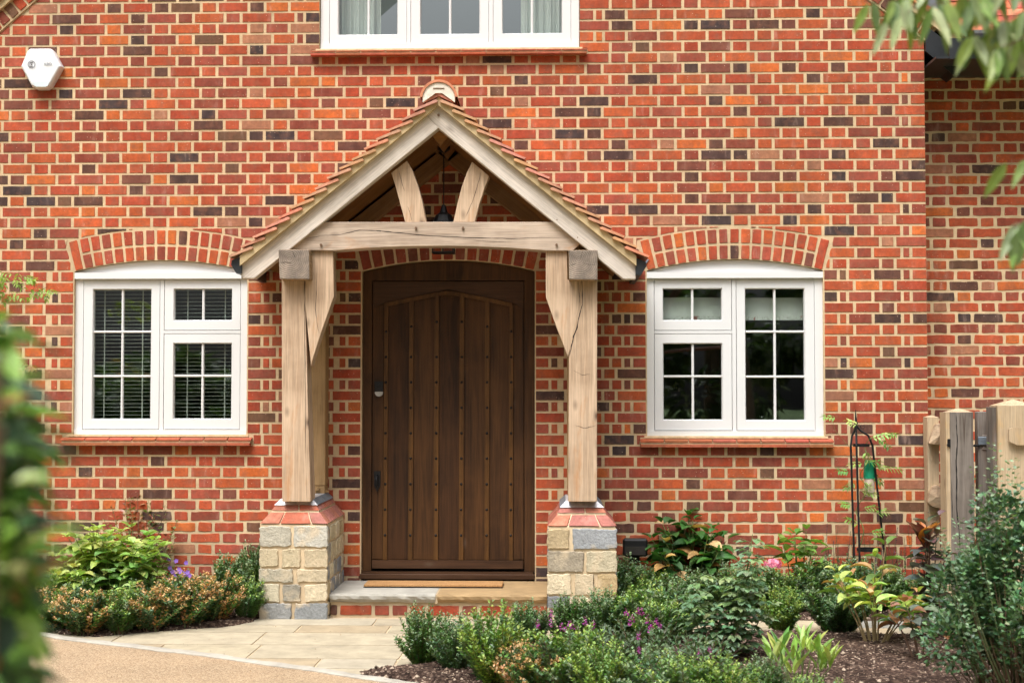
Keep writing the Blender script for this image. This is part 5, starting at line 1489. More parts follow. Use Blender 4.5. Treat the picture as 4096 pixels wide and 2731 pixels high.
# magenta salvia / betony clumps in the front bed
def spikes(t_, pts, pal, hgt=.05, stem0=None, n=26, r=.010, name='flower_spike'):
    for p in pts:
        f = MB(); hg = hgt * rnd(.7, 1.3)
        for k in range(n):
            t = k / n; a = rnd(0, 6.28); rr = r * (1 - .5 * t); c = pick(pal if rnd(0, 1) > t * .5 else [(.10, .03, .05)])
            small_leaf(f, p + Vector((cos(a) * rr * .3, sin(a) * rr * .3, hg * t)), Vector((cos(a), sin(a), .5)), rr * 1.2, rr * .9, c)
        f.build(name, M['petal'], t_)
MAG = [(.48, .07, .42), (.36, .05, .32), (.60, .16, .52)]
random.seed(52)
for (px, pyb, seed, lab, pts) in [
 (2370, 2680, 61, 'magenta flowered perennial in front of the right stone pier', [(2205, 2455), (2150, 2500), (2203, 2495), (2245, 2508), (2260, 2515), (2280, 2490), (2290, 2505), (2310, 2530), (2407, 2542), (2430, 2560), (2340, 2490), (2375, 2505)]),
 (2560, 2660, 62, 'magenta flowered perennial to the left of the rose stems', [(2505, 2450), (2550, 2442), (2570, 2448), (2590, 2480), (2625, 2485), (2610, 2500), (2520, 2490), (2600, 2520), (2530, 2475), (2640, 2500)]),
 (2790, 2740, 63, 'magenta spiked perennial low between the rose stems and bottom hedge', [(2555, 2600), (2705, 2610), (2840, 2620), (2838, 2600), (2795, 2625), (2775, 2660), (2590, 2635), (2555, 2545), (2800, 2610)])]:
    t_ = place('flowering_perennial', 'flower', lab, px, pyb, bush(seed, 44, .27, .26, .038, .017, [(.10, .155, .08), (.08, .13, .06)], per=9, start=.3, br=.10, pairs=True), 'magenta flowered perennials in the front bed')
    spikes(t_, [W(x, y + 14, t_.location.y + rnd(-.08, .08)) - t_.location for x, y in pts], MAG, .042, r=.013)
# deep violet salvia in front of the obelisk
sal = place('salvia', 'flower', 'salvia with thin dark violet and seeded spikes in front of the obelisk', 3460, 2440, bush(64, 54, .40, .34, .040, .016, GREEN, per=10, start=.3, br=.16))
s = MB(); random.seed(65)
for k in range(44):
    x = rnd(3290, 3700); yb = 2300; yt = rnd(2080, 2240); Y = sal.location.y + rnd(-.12, .12); a = W(x, yb, Y) - sal.location; b = W(x + rnd(-25, 25), yt, Y) - sal.location
    s.tube([a, (a + b) / 2 + Vector((rnd(-.01, .01), 0, 0)), b], [.0022, .0018, .001], 3, (.10, .09, .05))
    dark = rnd(0, 1) < .45
    f_ = 18
    for i in range(f_):
        p = a.lerp(b, .35 + .65 * i / f_); az = rnd(0, 6.28)
        small_leaf(s, p, Vector((cos(az), sin(az), .8)), .011 if dark else .008, .008 if dark else .006, pick([(.055, .02, .11), (.09, .03, .13)] if dark else [(.16, .12, .06), (.12, .10, .05)]))
s.build('flower_spike', M['petal'], sal)
# pink mophead
pk = thing('pink_flower', 'round pink hydrangea flower head above the box shrubs', 'flower', W(3092, 2258, -.62)); random.seed(53)
f = MB(); Rr = .058
for k in range(75):
    a = rnd(0, 6.28); z = rnd(-.25, 1); q = sqrt(max(0, 1 - z * z)); c0_ = Vector((cos(a) * q * Rr, sin(a) * q * Rr * .8, z * Rr * .62)); ax = c0_.normalized(); u = ax.cross(Vector((0.1, .2, 1))).normalized(); v = ax.cross(u); c = pick([(.75, .20, .34), (.80, .34, .46), (.66, .14, .28)])
    for m in range(4):
        t = pi / 2 * m + a; d = u * cos(t) + v * sin(t); s_ = ax.cross(d); f.add([c0_, c0_ + d * .009 + s_ * .007 + ax * .002, c0_ + d * .015 + ax * .001, c0_ + d * .009 - s_ * .007 + ax * .002], [(0, 1, 2, 3)], c)
f.build('petals', M['petal'], pk); s = MB(); s.tube([Vector((0, 0, -.38)), Vector((.01, .02, -.15)), Vector((0, 0, 0))], .003, 5, (.10, .14, .05)); s.build('stem', M['stem'], pk)
# rose bush with tall open stems
rose = place('rose_bush', 'rose', 'tall open rose bush with grey green leaflets in the middle of the front bed', 2880, 2655, (MB(), MB())); 
random.seed(54); f, s = MB(), MB()
for (xt, yt, xb, lean_) in [(3010, 2135, 2850, .02), (3000, 2170, 2900, 0), (3020, 2230, 2880, .01), (2800, 2290, 2870, -.03), (2880, 2300, 2880, 0), (2950, 2330, 2900, .03), (2760, 2370, 2850, 0), (3060, 2400, 2900, .02), (2850, 2420, 2860, 0), (2930, 2250, 2890, 0), (2800, 2350, 2860, -.02), (3020, 2330, 2880, .02)]:
    Y = rose.location.y + rnd(-.12, .12); a = W(xb, 2660, Y) - rose.location; b = W(xt, yt, Y) - rose.location; m = (a + b) / 2 + Vector((lean_ + (b.x - a.x) * .25, rnd(-.03, .03), 0))
    s.tube([bez(a, m, b, t / 8) for t in range(9)], [.0045 * (1.2 - t / 10) for t in range(9)], 5, (.13, .17, .06))
    for i in range(24):
        t = .22 + .78 * i / 24; p = bez(a, m, b, t); az = i * 2.4 + rnd(-.4, .4); d = Vector((cos(az), sin(az), rnd(0, .5))).normalized(); Lr = rnd(.05, .09)
        c = pick([(.17, .27, .15), (.13, .23, .12), (.21, .30, .13)])
        for q in (.45, .72, 1.0):
            pp = p + d * Lr * q + Vector((0, 0, -.015 * q * q))
            sd_ = d.cross(Vector((0, 0, 1))).normalized()
            for sg in ((1, -1) if q < 1 else (0,)):
                blade(f, pp, d + sd_ * sg * 1.2 + Vector((0, 0, -.15)), rnd(.038, .052), rnd(.028, .036), tuple(x * rnd(.88, 1.12) for x in c), .5, .15, nseg=3)
        s.tube([p, p + d * Lr], .0012, 3, (.13, .16, .07), cap=False)
for ch in list(rose.children): bpy.data.objects.remove(ch)
f.build('foliage', M['leaf_big'], rose); s.build('stems', M['stem'], rose)
def dome(mb, seed, n, h, r, L, Wd, pal, tips, lumps=34, z0=.05):
    random.seed(seed); lc = []
    for k in range(lumps):
        a = rnd(0, 6.28); q = sqrt(random.random()); zz = h * sqrt(max(.02, 1 - (q * .93) ** 2)) * rnd(.35, .92); lc.append((Vector((cos(a) * q * r * .85, sin(a) * q * r * .85, zz)), rnd(.16, .26) * r * 1.1, pick(pal, .15)))
    for k in range(n):
        c, rr, cc = random.choice(lc); d = Vector((random.gauss(0, 1), random.gauss(0, 1), random.gauss(.25, 1))).normalized(); q = rnd(.55, 1.12); pp_ = c + d * rr * q
        if pp_.z < z0: continue
        col = tuple(x * rnd(.8, 1.2) for x in (pick(tips) if q > .95 and random.random() < .6 else cc))
        small_leaf(mb, pp_, d + Vector((rnd(-.8, .8), rnd(-.8, .8), rnd(-.3, .8))), L * rnd(.7, 1.15), Wd * rnd(.8, 1.15), col)
# ---- big shrub at the right edge, nearer than the rest
rb_ = G(4050, 3060); big = place('evergreen_shrub', 'shrub', 'large dense grey green shrub filling the bottom right corner', 4190, 2900, bush(71, 300, .98, .50, .033, .028, [(.10, .19, .085), (.12, .22, .11), (.07, .14, .06)], tops=[(.22, .32, .18), (.16, .27, .14)], per=24, br=.28, flat=.62, twig=.003, lean=.5, up=.3))
for ch in list(big.children):
    if ch.name.startswith('foliage'): bpy.data.objects.remove(ch)
bb_ = bush(71, 150, 1.36, .46, .030, .025, [(.10, .19, .085), (.12, .22, .11), (.07, .14, .06)], tops=[(.22, .32, .18)], per=24, br=.28, flat=.62, start=.4, lean=.5, up=.3)[0]
dome(bb_, 72, 16000, 1.06, .52, .031, .024, [(.09, .18, .085), (.12, .22, .11), (.065, .13, .06), (.10, .20, .09)], [(.20, .31, .18), (.15, .26, .13)])
bb_.build('foliage', M['leaf'], big)
# ---- obelisk with climber and green fly trap
ob = thing('garden_obelisk', 'black iron obelisk plant support standing before the brick wall', 'obelisk', (0, 0, 0)); OY = -.30
def OP(x, y, dy=0): return W(x, y, OY + dy)
tipx = 3422
legs = [((3400, 1790), (3400, 1795), (3420, 2205)), ((3428, 1790), (3432, 1900), (3440, 2205)), ((3490, 1770), (3500, 1880), (3540, 2190)), ((3470, 1790), (3478, 1900), (3505, 2200))]
lg = [(3402, 3418, -.06), (3427, 3436, .02), (3489, 3536, .06), (3455, 3480, -.06)]
topc = OP(3424, 1700)
for i, (xt, xb, dy) in enumerate([(3403, 3416, -.05), (3426, 3438, -.09), (3490, 3538, .0), (3470, 3500, .07)][:3]):
    m_ = MB(); a = OP(xt, 1782, dy); b = OP(xb, 2215, dy * 1.6); bb = Vector((b.x + (b.x - a.x) * .35, b.y, .02))
    top = topc; mid_ = Vector((lerp(top.x, a.x, .75), lerp(top.y, a.y, .75), top.z - .05))
    m_.tube([top, Vector((lerp(top.x, a.x, .25), lerp(top.y, a.y, .25), top.z - .035)), mid_ + Vector((0, 0, -.02)), a, b, bb], .0075, 6); m_.build('leg', M['black'], ob)
for (y, rx, cx_) in ((1780, .052, 3445), (2197, .075, 3475)):
    m_ = MB(); c = OP(cx_, y); n = 20; vs = []; fs = []
    for k in range(n):
        a = 2 * pi * k / n
        for r_, z in ((rx, -.009), (rx, .009), (rx - .004, .009), (rx - .004, -.009)): vs.append((c.x + r_ * 1.05 * cos(a), c.y + r_ * sin(a), c.z + z))
    for k in range(n):
        for q in range(4): q2 = (q + 1) % 4; k2 = (k + 1) % n; fs.append((4 * k + q, 4 * k2 + q, 4 * k2 + q2, 4 * k + q2))
    m_.add(vs, fs); m_.build('hoop', M['black'], ob)
m_ = MB(); m_.tube([topc, OP(3424, 1692), OP(3424, 1686), OP(3423, 1668), OP(3422, 1636)], [.008, .013, .009, .006, .0015], 8); m_.build('finial', M['black'], ob)
m_ = MB(); pts = []
for k in range(15):
    a = k / 14 * 1.7 * pi; r_ = .018 * (1 - k / 22); pts.append(OP(3452, 1706) + Vector((r_ * cos(a + 2.6), 0, r_ * sin(a + 2.6))))
m_.tube(pts, .0025, 5); m_.tube([OP(3432, 1712), OP(3446, 1722), OP(3470, 1740), OP(3486, 1758)], .003, 5); m_.build('scroll', M['black'], ob)
cl = thing('climbing_plant', 'young climber with bright pinnate leaves twining up the obelisk', 'climber', (0, 0, 0)); random.seed(55); f, s = MB(), MB()
path = [(3430, 2210), (3455, 2120), (3425, 2040), (3470, 1960), (3440, 1900), (3475, 1840), (3460, 1790), (3485, 1750), (3530, 1740)]
pp = smooth_pts([OP(x, y, -.03 * ((i % 2) * 2 - 1)) for i, (x, y) in enumerate(path)], 5); s.tube(pp, [.003 * (1.2 - .7 * i / len(pp)) for i in range(len(pp))], 5, (.14, .19, .06))
def pinnate(p, d, Lr, pal, n=4, ll=.046, lw=.020):
    d = d.normalized(); sd_ = d.cross(Vector((0, -.6, .8))).normalized(); c = pick(pal, .15)
    s.tube([p, p + d * Lr * .5 + Vector((0, 0, .003)), p + d * Lr], .0011, 3, (.14, .18, .06), cap=False)
    for q in range(1, n + 1):
        t = q / n; b = p + d * Lr * t
        for sg in (1, -1): blade(f, b, d * .6 + sd_ * sg, ll * rnd(.8, 1.1), lw, tuple(x * rnd(.85, 1.15) for x in c), .5, .15, nseg=3)
    blade(f, p + d * Lr, d, ll, lw, c, .4, .15, nseg=3)
CLP = [(.16, .30, .06), (.22, .36, .08), (.32, .44, .13), (.11, .23, .05)]
for (x, y, dx, dz) in [(3435, 1700, -1, .4), (3480, 1755, 1, .3), (3530, 1735, 1, .0), (3510, 1740, .7, -.8), (3400, 1885, -1, .1), (3455, 1850, -1, -.1), (3470, 1850, 1, .1), (3500, 1860, 1, -.2), (3540, 1870, 1, -.1), (3490, 1890, .6, -.7), (3420, 1925, -.8, -.5), (3440, 1960, .8, -.2), (3410, 2020, -1, .2), (3450, 2035, 1, .2), (3500, 2055, 1, .3), (3440, 2100, -.8, .4), (3480, 2130, 1, .2), (3350, 1670, -1, .1), (3460, 1800, .3, -1), (3450, 1985, .5, .8)]:
    pinnate(OP(x, y, rnd(-.06, .02)), Vector((dx, rnd(-.4, .1), dz)), rnd(.06, .10), CLP)
s.tube([OP(3436, 1870), OP(3400, 1790), OP(3340, 1720), OP(3330, 1672)], [.0015, .0012, .001, .0008], 4, (.14, .19, .06))
f.build('foliage', M['leaf_big'], cl); s.build('stems', M['stem'], cl)
tr_ = thing('fly_trap', 'green topped clear plastic insect trap hanging in the obelisk', 'trap', (0, 0, 0))
m_ = MB(); c = OP(3478, 1900, .03); m_.tube([OP(3478, 1840, .03), OP(3478, 1852, .03), OP(3478, 1895, .03), OP(3478, 1912, .03)], [.03, .034, .040, .04], 14); m_.build('lid', M['green_plastic'], tr_)
m_ = MB(); m_.tube([OP(3478, 1913, .03), OP(3478, 1985, .03)], [.036, .034], 14); m_.build('jar', M['clear_plastic'], tr_)
# ---- climber sprigs with lime leaves on the wall at the left edge (two bunches)
sp = thing('climbing_plant', 'lime leaved climber sprays reaching in front of the wall at the left edge', 'climber', (0, 0, 0)); random.seed(56); f, s = MB(), MB(); LY = -1.2
for y0, pts in ((1130, [(-60, 1150), (20, 1115), (60, 1105), (110, 1120), (150, 1150), (190, 1150), (90, 1090), (10, 1160), (40, 1170), (-20, 1100)]), (1420, [(-50, 1440), (20, 1430), (60, 1445), (100, 1455), (40, 1470), (-10, 1400)])):
    s.tube([W(-400, y0 + 20, LY), W(-100, y0 - 10, LY), W(60, y0, LY), W(180 if y0 < 1300 else 110, y0 + 20, LY)], [.004, .003, .002, .001], 4, (.15, .14, .06))
    for (x, y) in pts:
        for q in range(3): pinnate(W(x + rnd(-15, 15), y + rnd(-15, 15), LY + rnd(-.08, .08)), Vector((rnd(-.6, 1), rnd(-.5, .3), rnd(-1, .2))), rnd(.05, .09), [(.26, .36, .07), (.34, .42, .10), (.20, .30, .05)] if y0 < 1300 else [(.16, .22, .06), (.22, .15, .05)], 3, .04, .017)
f.build('foliage', M['leaf_big'], sp); s.build('stems', M['stem'], sp)
# ---- near hedge at the left edge, out of focus
hd = thing('hedge', 'out of focus evergreen hedge close to the camera at the left edge', 'hedge', (0, 0, 0)); random.seed(57); f, s = MB(), MB()
def edge_at(py): # right edge of the hedge in photo px
    E = [(1230, -40), (1300, 30), (1400, 60), (1500, 75), (1600, 85), (1700, 120), (1760, 150), (1900, 120), (2000, 105), (2200, 115), (2300, 150), (2400, 130), (2500, 110), (2620, 130), (2731, 120), (3200, 130)]
    for (a, b), (c, d) in zip(E, E[1:]):
        if a <= py <= c: return lerp(b, d, (py - a) / (c - a))
    return 120
for k in range(620):
    py = rnd(1240, 3300); Y = -CAMD + rnd(1.25, 1.75); e_ = edge_at(py); px = e_ - 55 - abs(random.gauss(0, 1)) * 170
    p = W(px, py, Y); c = pick([(.05, .12, .03), (.16, .32, .06), (.26, .42, .08), (.03, .065, .028), (.04, .09, .035), (.14, .24, .12)] if random.random() < .88 else [(.45, .52, .38), (.30, .14, .04)], .25)
    blade(f, p, Vector((rnd(-.4, 1), rnd(-1, 1), rnd(-1, .6))), rnd(.05, .085), rnd(.022, .036), c, .5, .2, nseg=3)
for k in range(8):
    p = W(60 + rnd(-20, 25), 1930 + rnd(-8, 8), -CAMD + 1.15); blade(f, p, Vector((1, rnd(-.3, .3), rnd(.1, .5))), .022, .012, (.62, .68, .52), .2, .2, nseg=3)
for k in range(26):
    a = W(rnd(-500, -20), 2600, -CAMD + rnd(1.1, 1.3)); s.tube([Vector((a.x, a.y, 0)), Vector((a.x + rnd(-.02, .02), a.y, .5)), W(rnd(-400, 40), rnd(1350, 1800), a.y)], [.006, .005, .002], 4, WOODC)
f.build('foliage', M['leaf_big'], hd); s.build('stems', M['stem'], hd)
# ---- overhanging tree at the top right
ot = thing('overhanging_tree', 'out of focus tree branch with long drooping leaves at the top right', 'tree', (0, 0, 0)); random.seed(58); f, s = MB(), MB()
TY = -CAMD + 2.75
tb_ = Vector((2.3, TY + .5, 0)); tt = MB(); tt.tube([tb_, Vector((2.25, TY + .45, 1.2)), Vector((2.1, TY + .3, 2.6)), Vector((1.9, TY + .2, 3.6))], [.09, .075, .05, .03], 10); tt.build('trunk', M['bark'], ot)
def spray(pts, n, Lr=.088, Y=TY, lw=.020, dens=1, hang=1.0):
    P_ = [W(x, y, Y + dy) for x, y, dy in pts]; sm = smooth_pts(P_, 6); s.tube(sm, [.0035 * (1.1 - .9 * i / len(sm)) for i in range(len(sm))], 5, (.12, .06, .04))
    for k in range(int(n * .72)):
        i = random.randint(int(len(sm) * .15), len(sm) - 1); p = sm[i] + Vector((rnd(-.006, .006), rnd(-.02, .02), 0))
        d = Vector((rnd(-.55, .55), rnd(-.5, .5), -hang * rnd(.6, 1.1))); c = pick([(.22, .31, .08), (.18, .27, .07), (.30, .38, .11), (.12, .19, .06), (.30, .36, .19)], .2)
        blade(f, p, d, Lr * rnd(.75, 1.15), lw * rnd(.85, 1.2), c, .25, .14, up=Vector((rnd(-.4, .4), -1, rnd(.0, .5))), nseg=5, shape=.95)
spray([(4500, -260, .1), (4250, -160, 0), (4000, -60, 0), (3850, -10, 0), (3700, 30, 0)], 50)
spray([(4500, -200, .15), (4300, -60, .1), (4150, 20, .05), (4000, 90, .05), (3890, 150, .05)], 64)
spray([(4500, -120, .0), (4350, 0, 0), (4200, 80, 0), (4080, 160, 0), (4000, 190, 0)], 52)
spray([(4500, -300, .1), (4200, -190, .1), (3950, -110, .1), (3700, -60, .1), (3560, 10, .1), (3440, 0, .1)], 30, .075)
spray([(3800, -80, .1), (3700, -10, .1), (3620, 60, .1), (3560, 80, .1)], 8, .075)
spray([(4500, 480, .1), (4300, 560, .1), (4120, 630, .1), (4000, 660, .1)], 16, .10)
spray([(4400, 700, .0), (4200, 820, .0), (4070, 900, .0), (4040, 930, 0)], 10, .09)
spray([(4500, -60, .2), (4400, 60, .2), (4250, 150, .2), (4130, 200, .2)], 40)
s.tube([Vector((1.9, TY + .2, 3.6)), W(4900, -500, TY), W(4500, -260, TY + .1)], [.03, .02, .004], 6, (.12, .06, .04))
s.tube([Vector((2.15, TY + .35, 2.3)), W(4900, 300, TY), W(4500, 480, TY + .1)], [.03, .015, .004], 6, (.12, .06, .04))
s.tube([Vector((2.2, TY + .4, 2.0)), W(4800, 560, TY), W(4400, 700, TY)], [.03, .015, .004], 6, (.12, .06, .04))
s.tube([Vector((1.95, TY + .2, 3.4)), W(4800, -250, TY), W(4500, -120, TY)], [.025, .015, .004], 6, (.12, .06, .04))
f.build('foliage', M['leaf_big'], ot); s.build('branches', M['stem'], ot)

random.seed(99); lt = MB()
for k in range(230):
    g = G(rnd(100, 2700), rnd(2475, 2725)); q = rnd(.004, .011); az = rnd(0, 6.28); d = Vector((cos(az), sin(az), 0)); s_ = Vector((-d.y, d.x, 0)); c = pick([(.20, .10, .04), (.32, .18, .07), (.12, .07, .04), (.10, .12, .04), (.34, .27, .18)])
    b0 = Vector((g.x, g.y, .008)); lt.add([b0, b0 + d * q * .5 + s_ * q * .3 + Vector((0, 0, .003)), b0 + d * q, b0 + d * q * .5 - s_ * q * .3 + Vector((0, 0, .002))], [(0, 1, 2, 3)], c)
tag(lt.build('leaf_litter', M['stem']), 'tiny dry leaves and crumbs blown over the paving and gravel', 'leaf litter', kind='stuff')
# ================================================================ GATE POSTS AND GATE AT THE RIGHT
random.seed(91)
def gpost(name, label, cat, pxl, pxr, pyt, Y, mat_, cap='pyr', zb=-.02, depth=.16, capmat=None, group=None):
    a = W(pxl, 1900, Y); b = W(pxr, 1900, Y); zt = W((pxl + pxr) / 2, pyt, Y).z; w = b.x - a.x
    t = thing(name, label, cat, ((a.x + b.x) / 2, Y, 0), group); m_ = MB(); n = 14; x0, x1 = -w / 2, w / 2
    # shaft with wandering edges
    vs = []; fs = []
    for i in range(n + 1):
        z = lerp(zb, zt, i / n); j = [mnoise.noise(Vector((pxl, z * 3, k))) * .007 for k in range(4)]
        vs += [(x0 + j[0], 0, z), (x1 + j[1], 0, z), (x1 + j[2], depth, z), (x0 + j[3], depth, z)]
    for i in range(n):
        for k in range(4): k2 = (k + 1) % 4; fs.append((4 * i + k, 4 * i + k2, 4 * i + 4 + k2, 4 * i + 4 + k))
    m_.add(vs, fs); sh = m_.build('post_shaft', M[mat_], t)
    c = MB(); e = .0
    c.add([(x0 - e, -e, zt), (x1 + e, -e, zt), (x1 + e, depth + e, zt), (x0 - e, depth + e, zt), (0, depth / 2, zt + w * .17)], [(0, 1, 4), (1, 2, 4), (2, 3, 4), (3, 0, 4), (3, 2, 1, 0)])
    c.build('weathered_top', M[capmat or mat_], t)
    return t, w, zt
pA_, wA, ztA = gpost('gate_post', 'grey weathered oak gate post with a deep split and pale sawn edge', 'post', 3803, 3896, 1648, -.50, 'post_old', capmat='post_new')
m_ = MB(); xl = -wA / 2; m_.box(xl - .028, xl - .001, .004, .15, 0, ztA - .002); m_.build('sawn_edge', M['post_new'], pA_)
def crackline(parent, pts, Y, w=.004, name='shake', col='void', grow=None):
    m_ = MB(); P_ = [Vector(xz(x, y, Y)) for x, y in pts]; n = 5; sm = []
    for a, b in zip(P_, P_[1:]):
        for k in range(n): sm.append(a.lerp(b, k / n) + Vector((jit(.0012), jit(.0012))))
    sm.append(P_[-1]); N = len(sm); vs = []
    loc = parent.matrix_world.translation if False else Vector((0, 0, 0))
    for i, p in enumerate(sm):
        d = (sm[min(i + 1, N - 1)] - sm[max(0, i - 1)]).normalized(); nn = Vector((-d.y, d.x)); h = w / 2 * (sin(pi * (i + .3) / (N + .0)) ** .6 if 0 < i < N - 1 else .1) * rnd(.5, 1.3)
        vs += [(p.x - nn.x * h, Y - .0006, p.y - nn.y * h), (p.x + nn.x * h, Y - .0006, p.y + nn.y * h)]
    m_.add(vs, [(2 * i, 2 * i + 1, 2 * i + 3, 2 * i + 2) for i in range(N - 1)]); o_ = m_.build(name, M[col]); 
    o_.parent = parent; o_.matrix_parent_inverse = Matrix.Translation(-Vector(parent.location)) if parent.rotation_euler.y == 0 else (Matrix.Translation(parent.location) @ parent.rotation_euler.to_matrix().to_4x4()).inverted()
    return o_
k5 = 2.6133
def z5(x, y): return (3500 + x / k5, 1550 + y / k5)
crackline(pA_, [z5(845, 250), z5(850, 400), z5(862, 560), z5(848, 760), z5(855, 1000), z5(850, 1250), z5(880, 1500), z5(885, 1700)], -.5045, .007)
crackline(pA_, [z5(800, 950), z5(805, 1200), z5(815, 1400)], -.5045, .003)
m_ = MB(); m_.box(-.095, -.075, -.004, -.001, z5(0, 0)[1] * 0 + W(3790, 1787, -.5).z, W(3790, 1755, -.5).z); 
m_.tube([Vector((-wA / 2 - .018, -.004, W(3790, 1778, -.5).z)), Vector((-wA / 2 - .018, -.022, W(3790, 1778, -.5).z))], .009, 6); m_.build('bolt', M['black'], pA_)
# gate leaf behind it: stile, hinge, stub rails
gt = thing('field_gate', 'grey weathered wooden gate stile with black hinge plate beside the old post', 'gate', (0, 0, 0)); GY = -.38
def gb(name, l, r, t, b, Y, d, mat_):
    a = xz(*z5(l, b), Y); c = xz(*z5(r, t), Y); m_ = MB(); m_.box(a[0], c[0], Y, Y + d, a[1], c[1], bev=.004); return m_.build(name, M[mat_], gt)
gb('stile', 1092, 1216, 250, 2000, GY, .07, 'post_old'); gb('rail', 1120, 1300, 492, 655, GY - .006, .06, 'post_old')
for t_, b_ in ((965, 1080), (1275, 1395)): gb('rail', 1165, 1300, t_, b_, GY - .006, .06, 'post_old')
gb('hinge_strap', 1030, 1095, 593, 620, GY - .02, .01, 'black'); gb('hinge_plate', 1080, 1192, 512, 600, GY - .018, .01, 'lead')
# new softwood post and rail with wedges at the right edge
pB_, wB, ztB = gpost('fence_post', 'broad pale new softwood post with mortised rail at the right edge', 'post', 3994, 4150, 1622, -.62, 'post_new', depth=.17)
m_ = MB(); m_.box(-wB / 2 - .026, -wB / 2 - .001, .03, .16, 0, ztB - .01); m_.build('grey_edge', M['post_old'], pB_)
rl = thing('fence_rail', 'pale cleft rail slotted through the new post at the right edge', 'rail', (0, 0, 0))
for (l, r, t, b) in ((1405, 2200, 418, 600), (1398, 2200, 1155, 1330)):
    m_ = MB(); a = xz(*z5(l, b), -.66); c = xz(*z5(r, t), -.66); m_.prism([(a[0], lerp(a[1], c[1], .2)), (a[0] + .05, a[1]), (c[0], a[1]), (c[0], c[1]), (a[0] + .02, c[1]), (a[0], c[1] - .01)], -.66, -.64); m_.build('rail_bar', M['post_new'], rl)
# slender new post on the wall corner with the cleft rail ends
pC_, wC, ztC = gpost('fence_post', 'slim pale softwood post against the wing wall with cleft rail ends', 'post', 3711, 3757, 1668, -.12, 'post_new', depth=.10)
random.seed(17)
for (pl, Y) in (([(565, 585), (600, 480), (640, 385), (725, 370), (790, 385), (790, 605), (690, 600), (620, 590)], -.22), ([(555, 1200), (570, 1110), (605, 1040), (650, 1020), (790, 1085), (790, 1240), (690, 1262), (600, 1240)], -.22)):
    pp = [xz(*z5(a, b), Y) for a, b in pl]; cx_ = sum(p[0] for p in pp) / len(pp); cz_ = sum(p[1] for p in pp) / len(pp)
    m_ = MB(); fr = [Vector((p[0] - cx_, jit(.008), p[1] - cz_)) for p in pp]; bk = [Vector((v.x * .9 + .02, .16, v.z * .85 + .01)) for v in fr]; c0 = Vector((jit(.01), -.02, jit(.01)))
    n = len(fr); m_.add(fr + bk + [c0], [(i, (i + 1) % n, 2 * n) for i in range(n)] + [((i + 1) % n, i, n + i, n + (i + 1) % n) for i in range(n)] + [tuple(range(n, 2 * n))])
    rr_ = m_.build('cleft_rail_end', M['chunk'], pC_); rr_.location = Vector((cx_, Y, cz_)) - pC_.location
m_ = MB(); p = xz(*z5(700, 1320), -.1); m_.tube([Vector((p[0], -.1, p[1])), Vector((p[0] + .005, -.1, p[1] - .25))], .008, 6); bp = m_.build('iron_bar', M['black'], pC_); bp.location = -pC_.location

# ---- shakes and stains on the porch timbers
for ch in list(porch.children):
    if ch.name.startswith('tie_beam'):
        crackline(ch, [z1(760, 290), z1(1000, 245), z1(1200, 235), z1(1400, 185), z1(1568, 190), z4(200, 1110), z4(400, 1130), z4(700, 1158), z4(1050, 1175), z4(1300, 1182), z4(1560, 1188), z2(200, 262), z2(420, 270)], -.745, .0045)
        crackline(ch, [z4(1150, 1205), z4(1300, 1215), z4(1500, 1222)], -.745, .002)
posts_ = [c for c in porch.children if c.name.startswith('post')]
for c in posts_:
    if c.location.x < W(1755, 1000, -.7).x:
        crackline(c, [z1(828, 710), z1(835, 900), z1(830, 1200), z1(838, 1568), (1222, 1700), (1226, 1990)], -.7205, .0035)
    else:
        crackline(c, [z2(598, 712), z2(600, 960), z2(560, 1110), z2(545, 1200), z2(505, 1300), z2(485, 1400), z2(460, 1520)], -.7205, .007)
        crackline(c, [z2(560, 712), z2(575, 980)], -.7205, .003); crackline(c, [(2300, 1700), (2340, 1712), (2385, 1700)], -.7205, .0025); crackline(c, [(2290, 1480), (2330, 1500), (2360, 1495)], -.7205, .002)
for c in [c for c in porch.children if c.name.startswith('brace')]:
    if c.location.x < W(1755, 1000, -.7).x:
        crackline(c, [z1(950, 600), z1(960, 800), z1(945, 1000), z1(965, 1180), z1(985, 1270)], -.7195, .003)
for c in [c for c in porch.children if c.name.startswith('curved_strut')]:
    if c.location.x < W(1755, 700, -.7).x: crackline(c, [z4(375, 470), z4(400, 560), z4(440, 700)], -.7005, .0025); crackline(c, [z4(470, 850), z4(500, 930), z4(515, 1005)], -.7005, .0025)
    else: crackline(c, [z4(1245, 480), z4(1200, 640), z4(1150, 800), z4(1080, 960)], -.7005, .003)
for c in [c for c in porch.children if c.name.startswith('wall_plate')]:
    if c.location.x < W(1755, 1000, -.7).x: crackline(c, [z1(570, 525), z1(640, 520), z1(700, 530)], -.8305, .003); crackline(c, [z1(700, 392), z1(720, 440), z1(735, 475)], -.8305, .003)
    else: crackline(c, [z2(605, 395), z2(590, 440), z2(580, 475)], -.8305, .003); crackline(c, [z2(460, 556), z2(500, 545), z2(540, 530)], -.8305, .003); crackline(c, [z2(600, 525), z2(680, 545), z2(755, 550)], -.8305, .002)

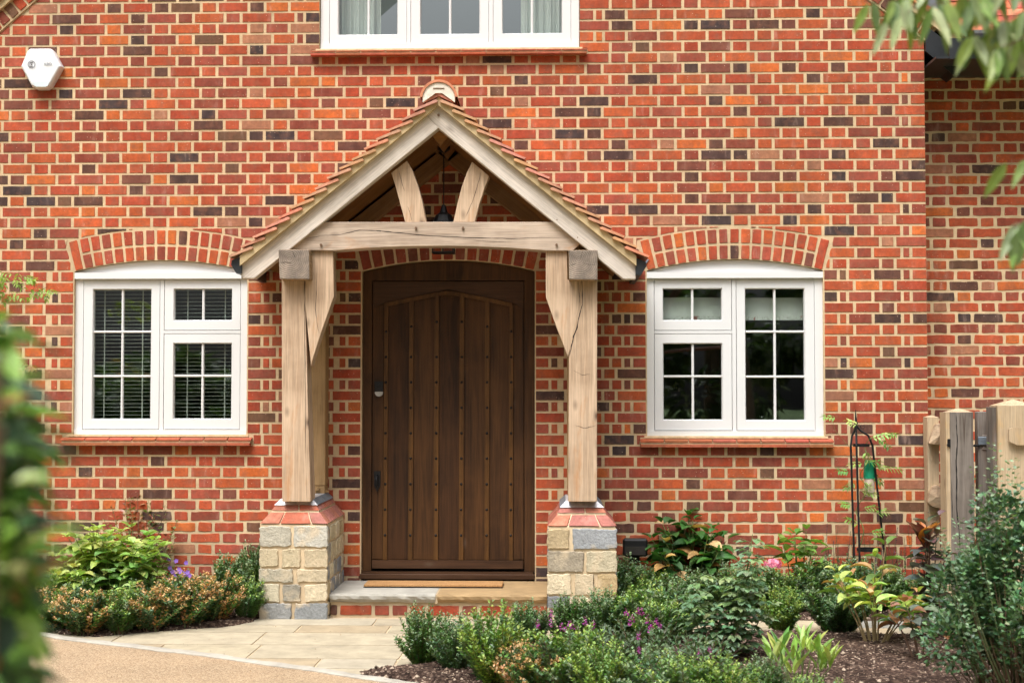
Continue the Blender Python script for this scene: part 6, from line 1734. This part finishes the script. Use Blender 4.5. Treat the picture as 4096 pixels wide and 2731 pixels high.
# ================================================================ TREES OPPOSITE THE HOUSE (seen mirrored in the panes)
def crown(seed, n, rx, ry, z0, z1, pal, L=.2):
    random.seed(seed); f = MB(); cl_ = []
    for k in range(26):
        a = rnd(0, 6.28); q = sqrt(random.random()); zz = lerp(z0, z1, random.random() ** .8); kz = sin(pi * min(.98, max(.1, (zz - z0) / (z1 - z0) * .85 + .12)))
        cl_.append((Vector((cos(a) * rx * q * kz, sin(a) * ry * q * kz, zz)), rnd(.35, .7) * rx * .45))
    for k in range(n):
        c, r_ = random.choice(cl_); d = Vector((random.gauss(0, 1), random.gauss(0, 1), random.gauss(0, 1))).normalized(); p = c + d * r_ * rnd(.6, 1.05)
        small_leaf(f, p, d + Vector((0, 0, -.5)), L * rnd(.6, 1.2), L * .55, pick(pal, .35))
    return f
TSRC = []
for sd, (z0, z1_, rx) in ((81, (.6, 7.2, 2.8)), (82, (.2, 3.0, 2.2))):
    t_ = thing('garden_tree', 'x', 'tree', (0, 0, 0), 'trees and bushes across the drive from the house'); crown(sd, 8500, rx, rx, z0, z1_, [(.06, .12, .03), (.04, .08, .025), (.09, .15, .04)], .26).build('crown', M['leaf_big'], t_)
    m_ = MB(); m_.tube([Vector((0, 0, -.1)), Vector((.1, 0, z1_ * .4)), Vector((0, .1, z1_ * .8))], [.2, .15, .05], 8); m_.build('trunk', M['bark'], t_); TSRC.append(t_)
spots = [(0, 3.2, -19, 'tall tree across the drive straight opposite the right window'), (0, 7.4, -20, 'tall tree across the drive right of the one opposite the right window'), (0, 11.5, -17, 'tall tree at the far right end across the drive'), (0, 13.5, -10, 'tall tree beside the drive on the right hand side'),
         (1, -.8, -22, 'low bush across the drive opposite the door'), (1, -4.6, -23, 'low bush across the drive left of the door axis'), (1, -8.2, -21, 'low bush across the drive opposite the left window'), (1, -12.2, -21, 'low bush at the far left end across the drive'), (0, -17, -19, 'tall tree far to the left across the drive'), (1, -9.5, -22.5, 'low bush behind the one opposite the left window')]
used_ = set()
for k, x, y, lab in spots:
    if k not in used_: used_.add(k); o_ = TSRC[k]
    else: o_ = copy_tree(TSRC[k])
    o_.location = (x, y, 0); o_.rotation_euler = (0, 0, x * 1.3); o_['label'] = lab
    o_.scale = (1, 1, (1 if k == 0 else (.62 if x < -7 else .8)) + .08 * sin(x * 3))
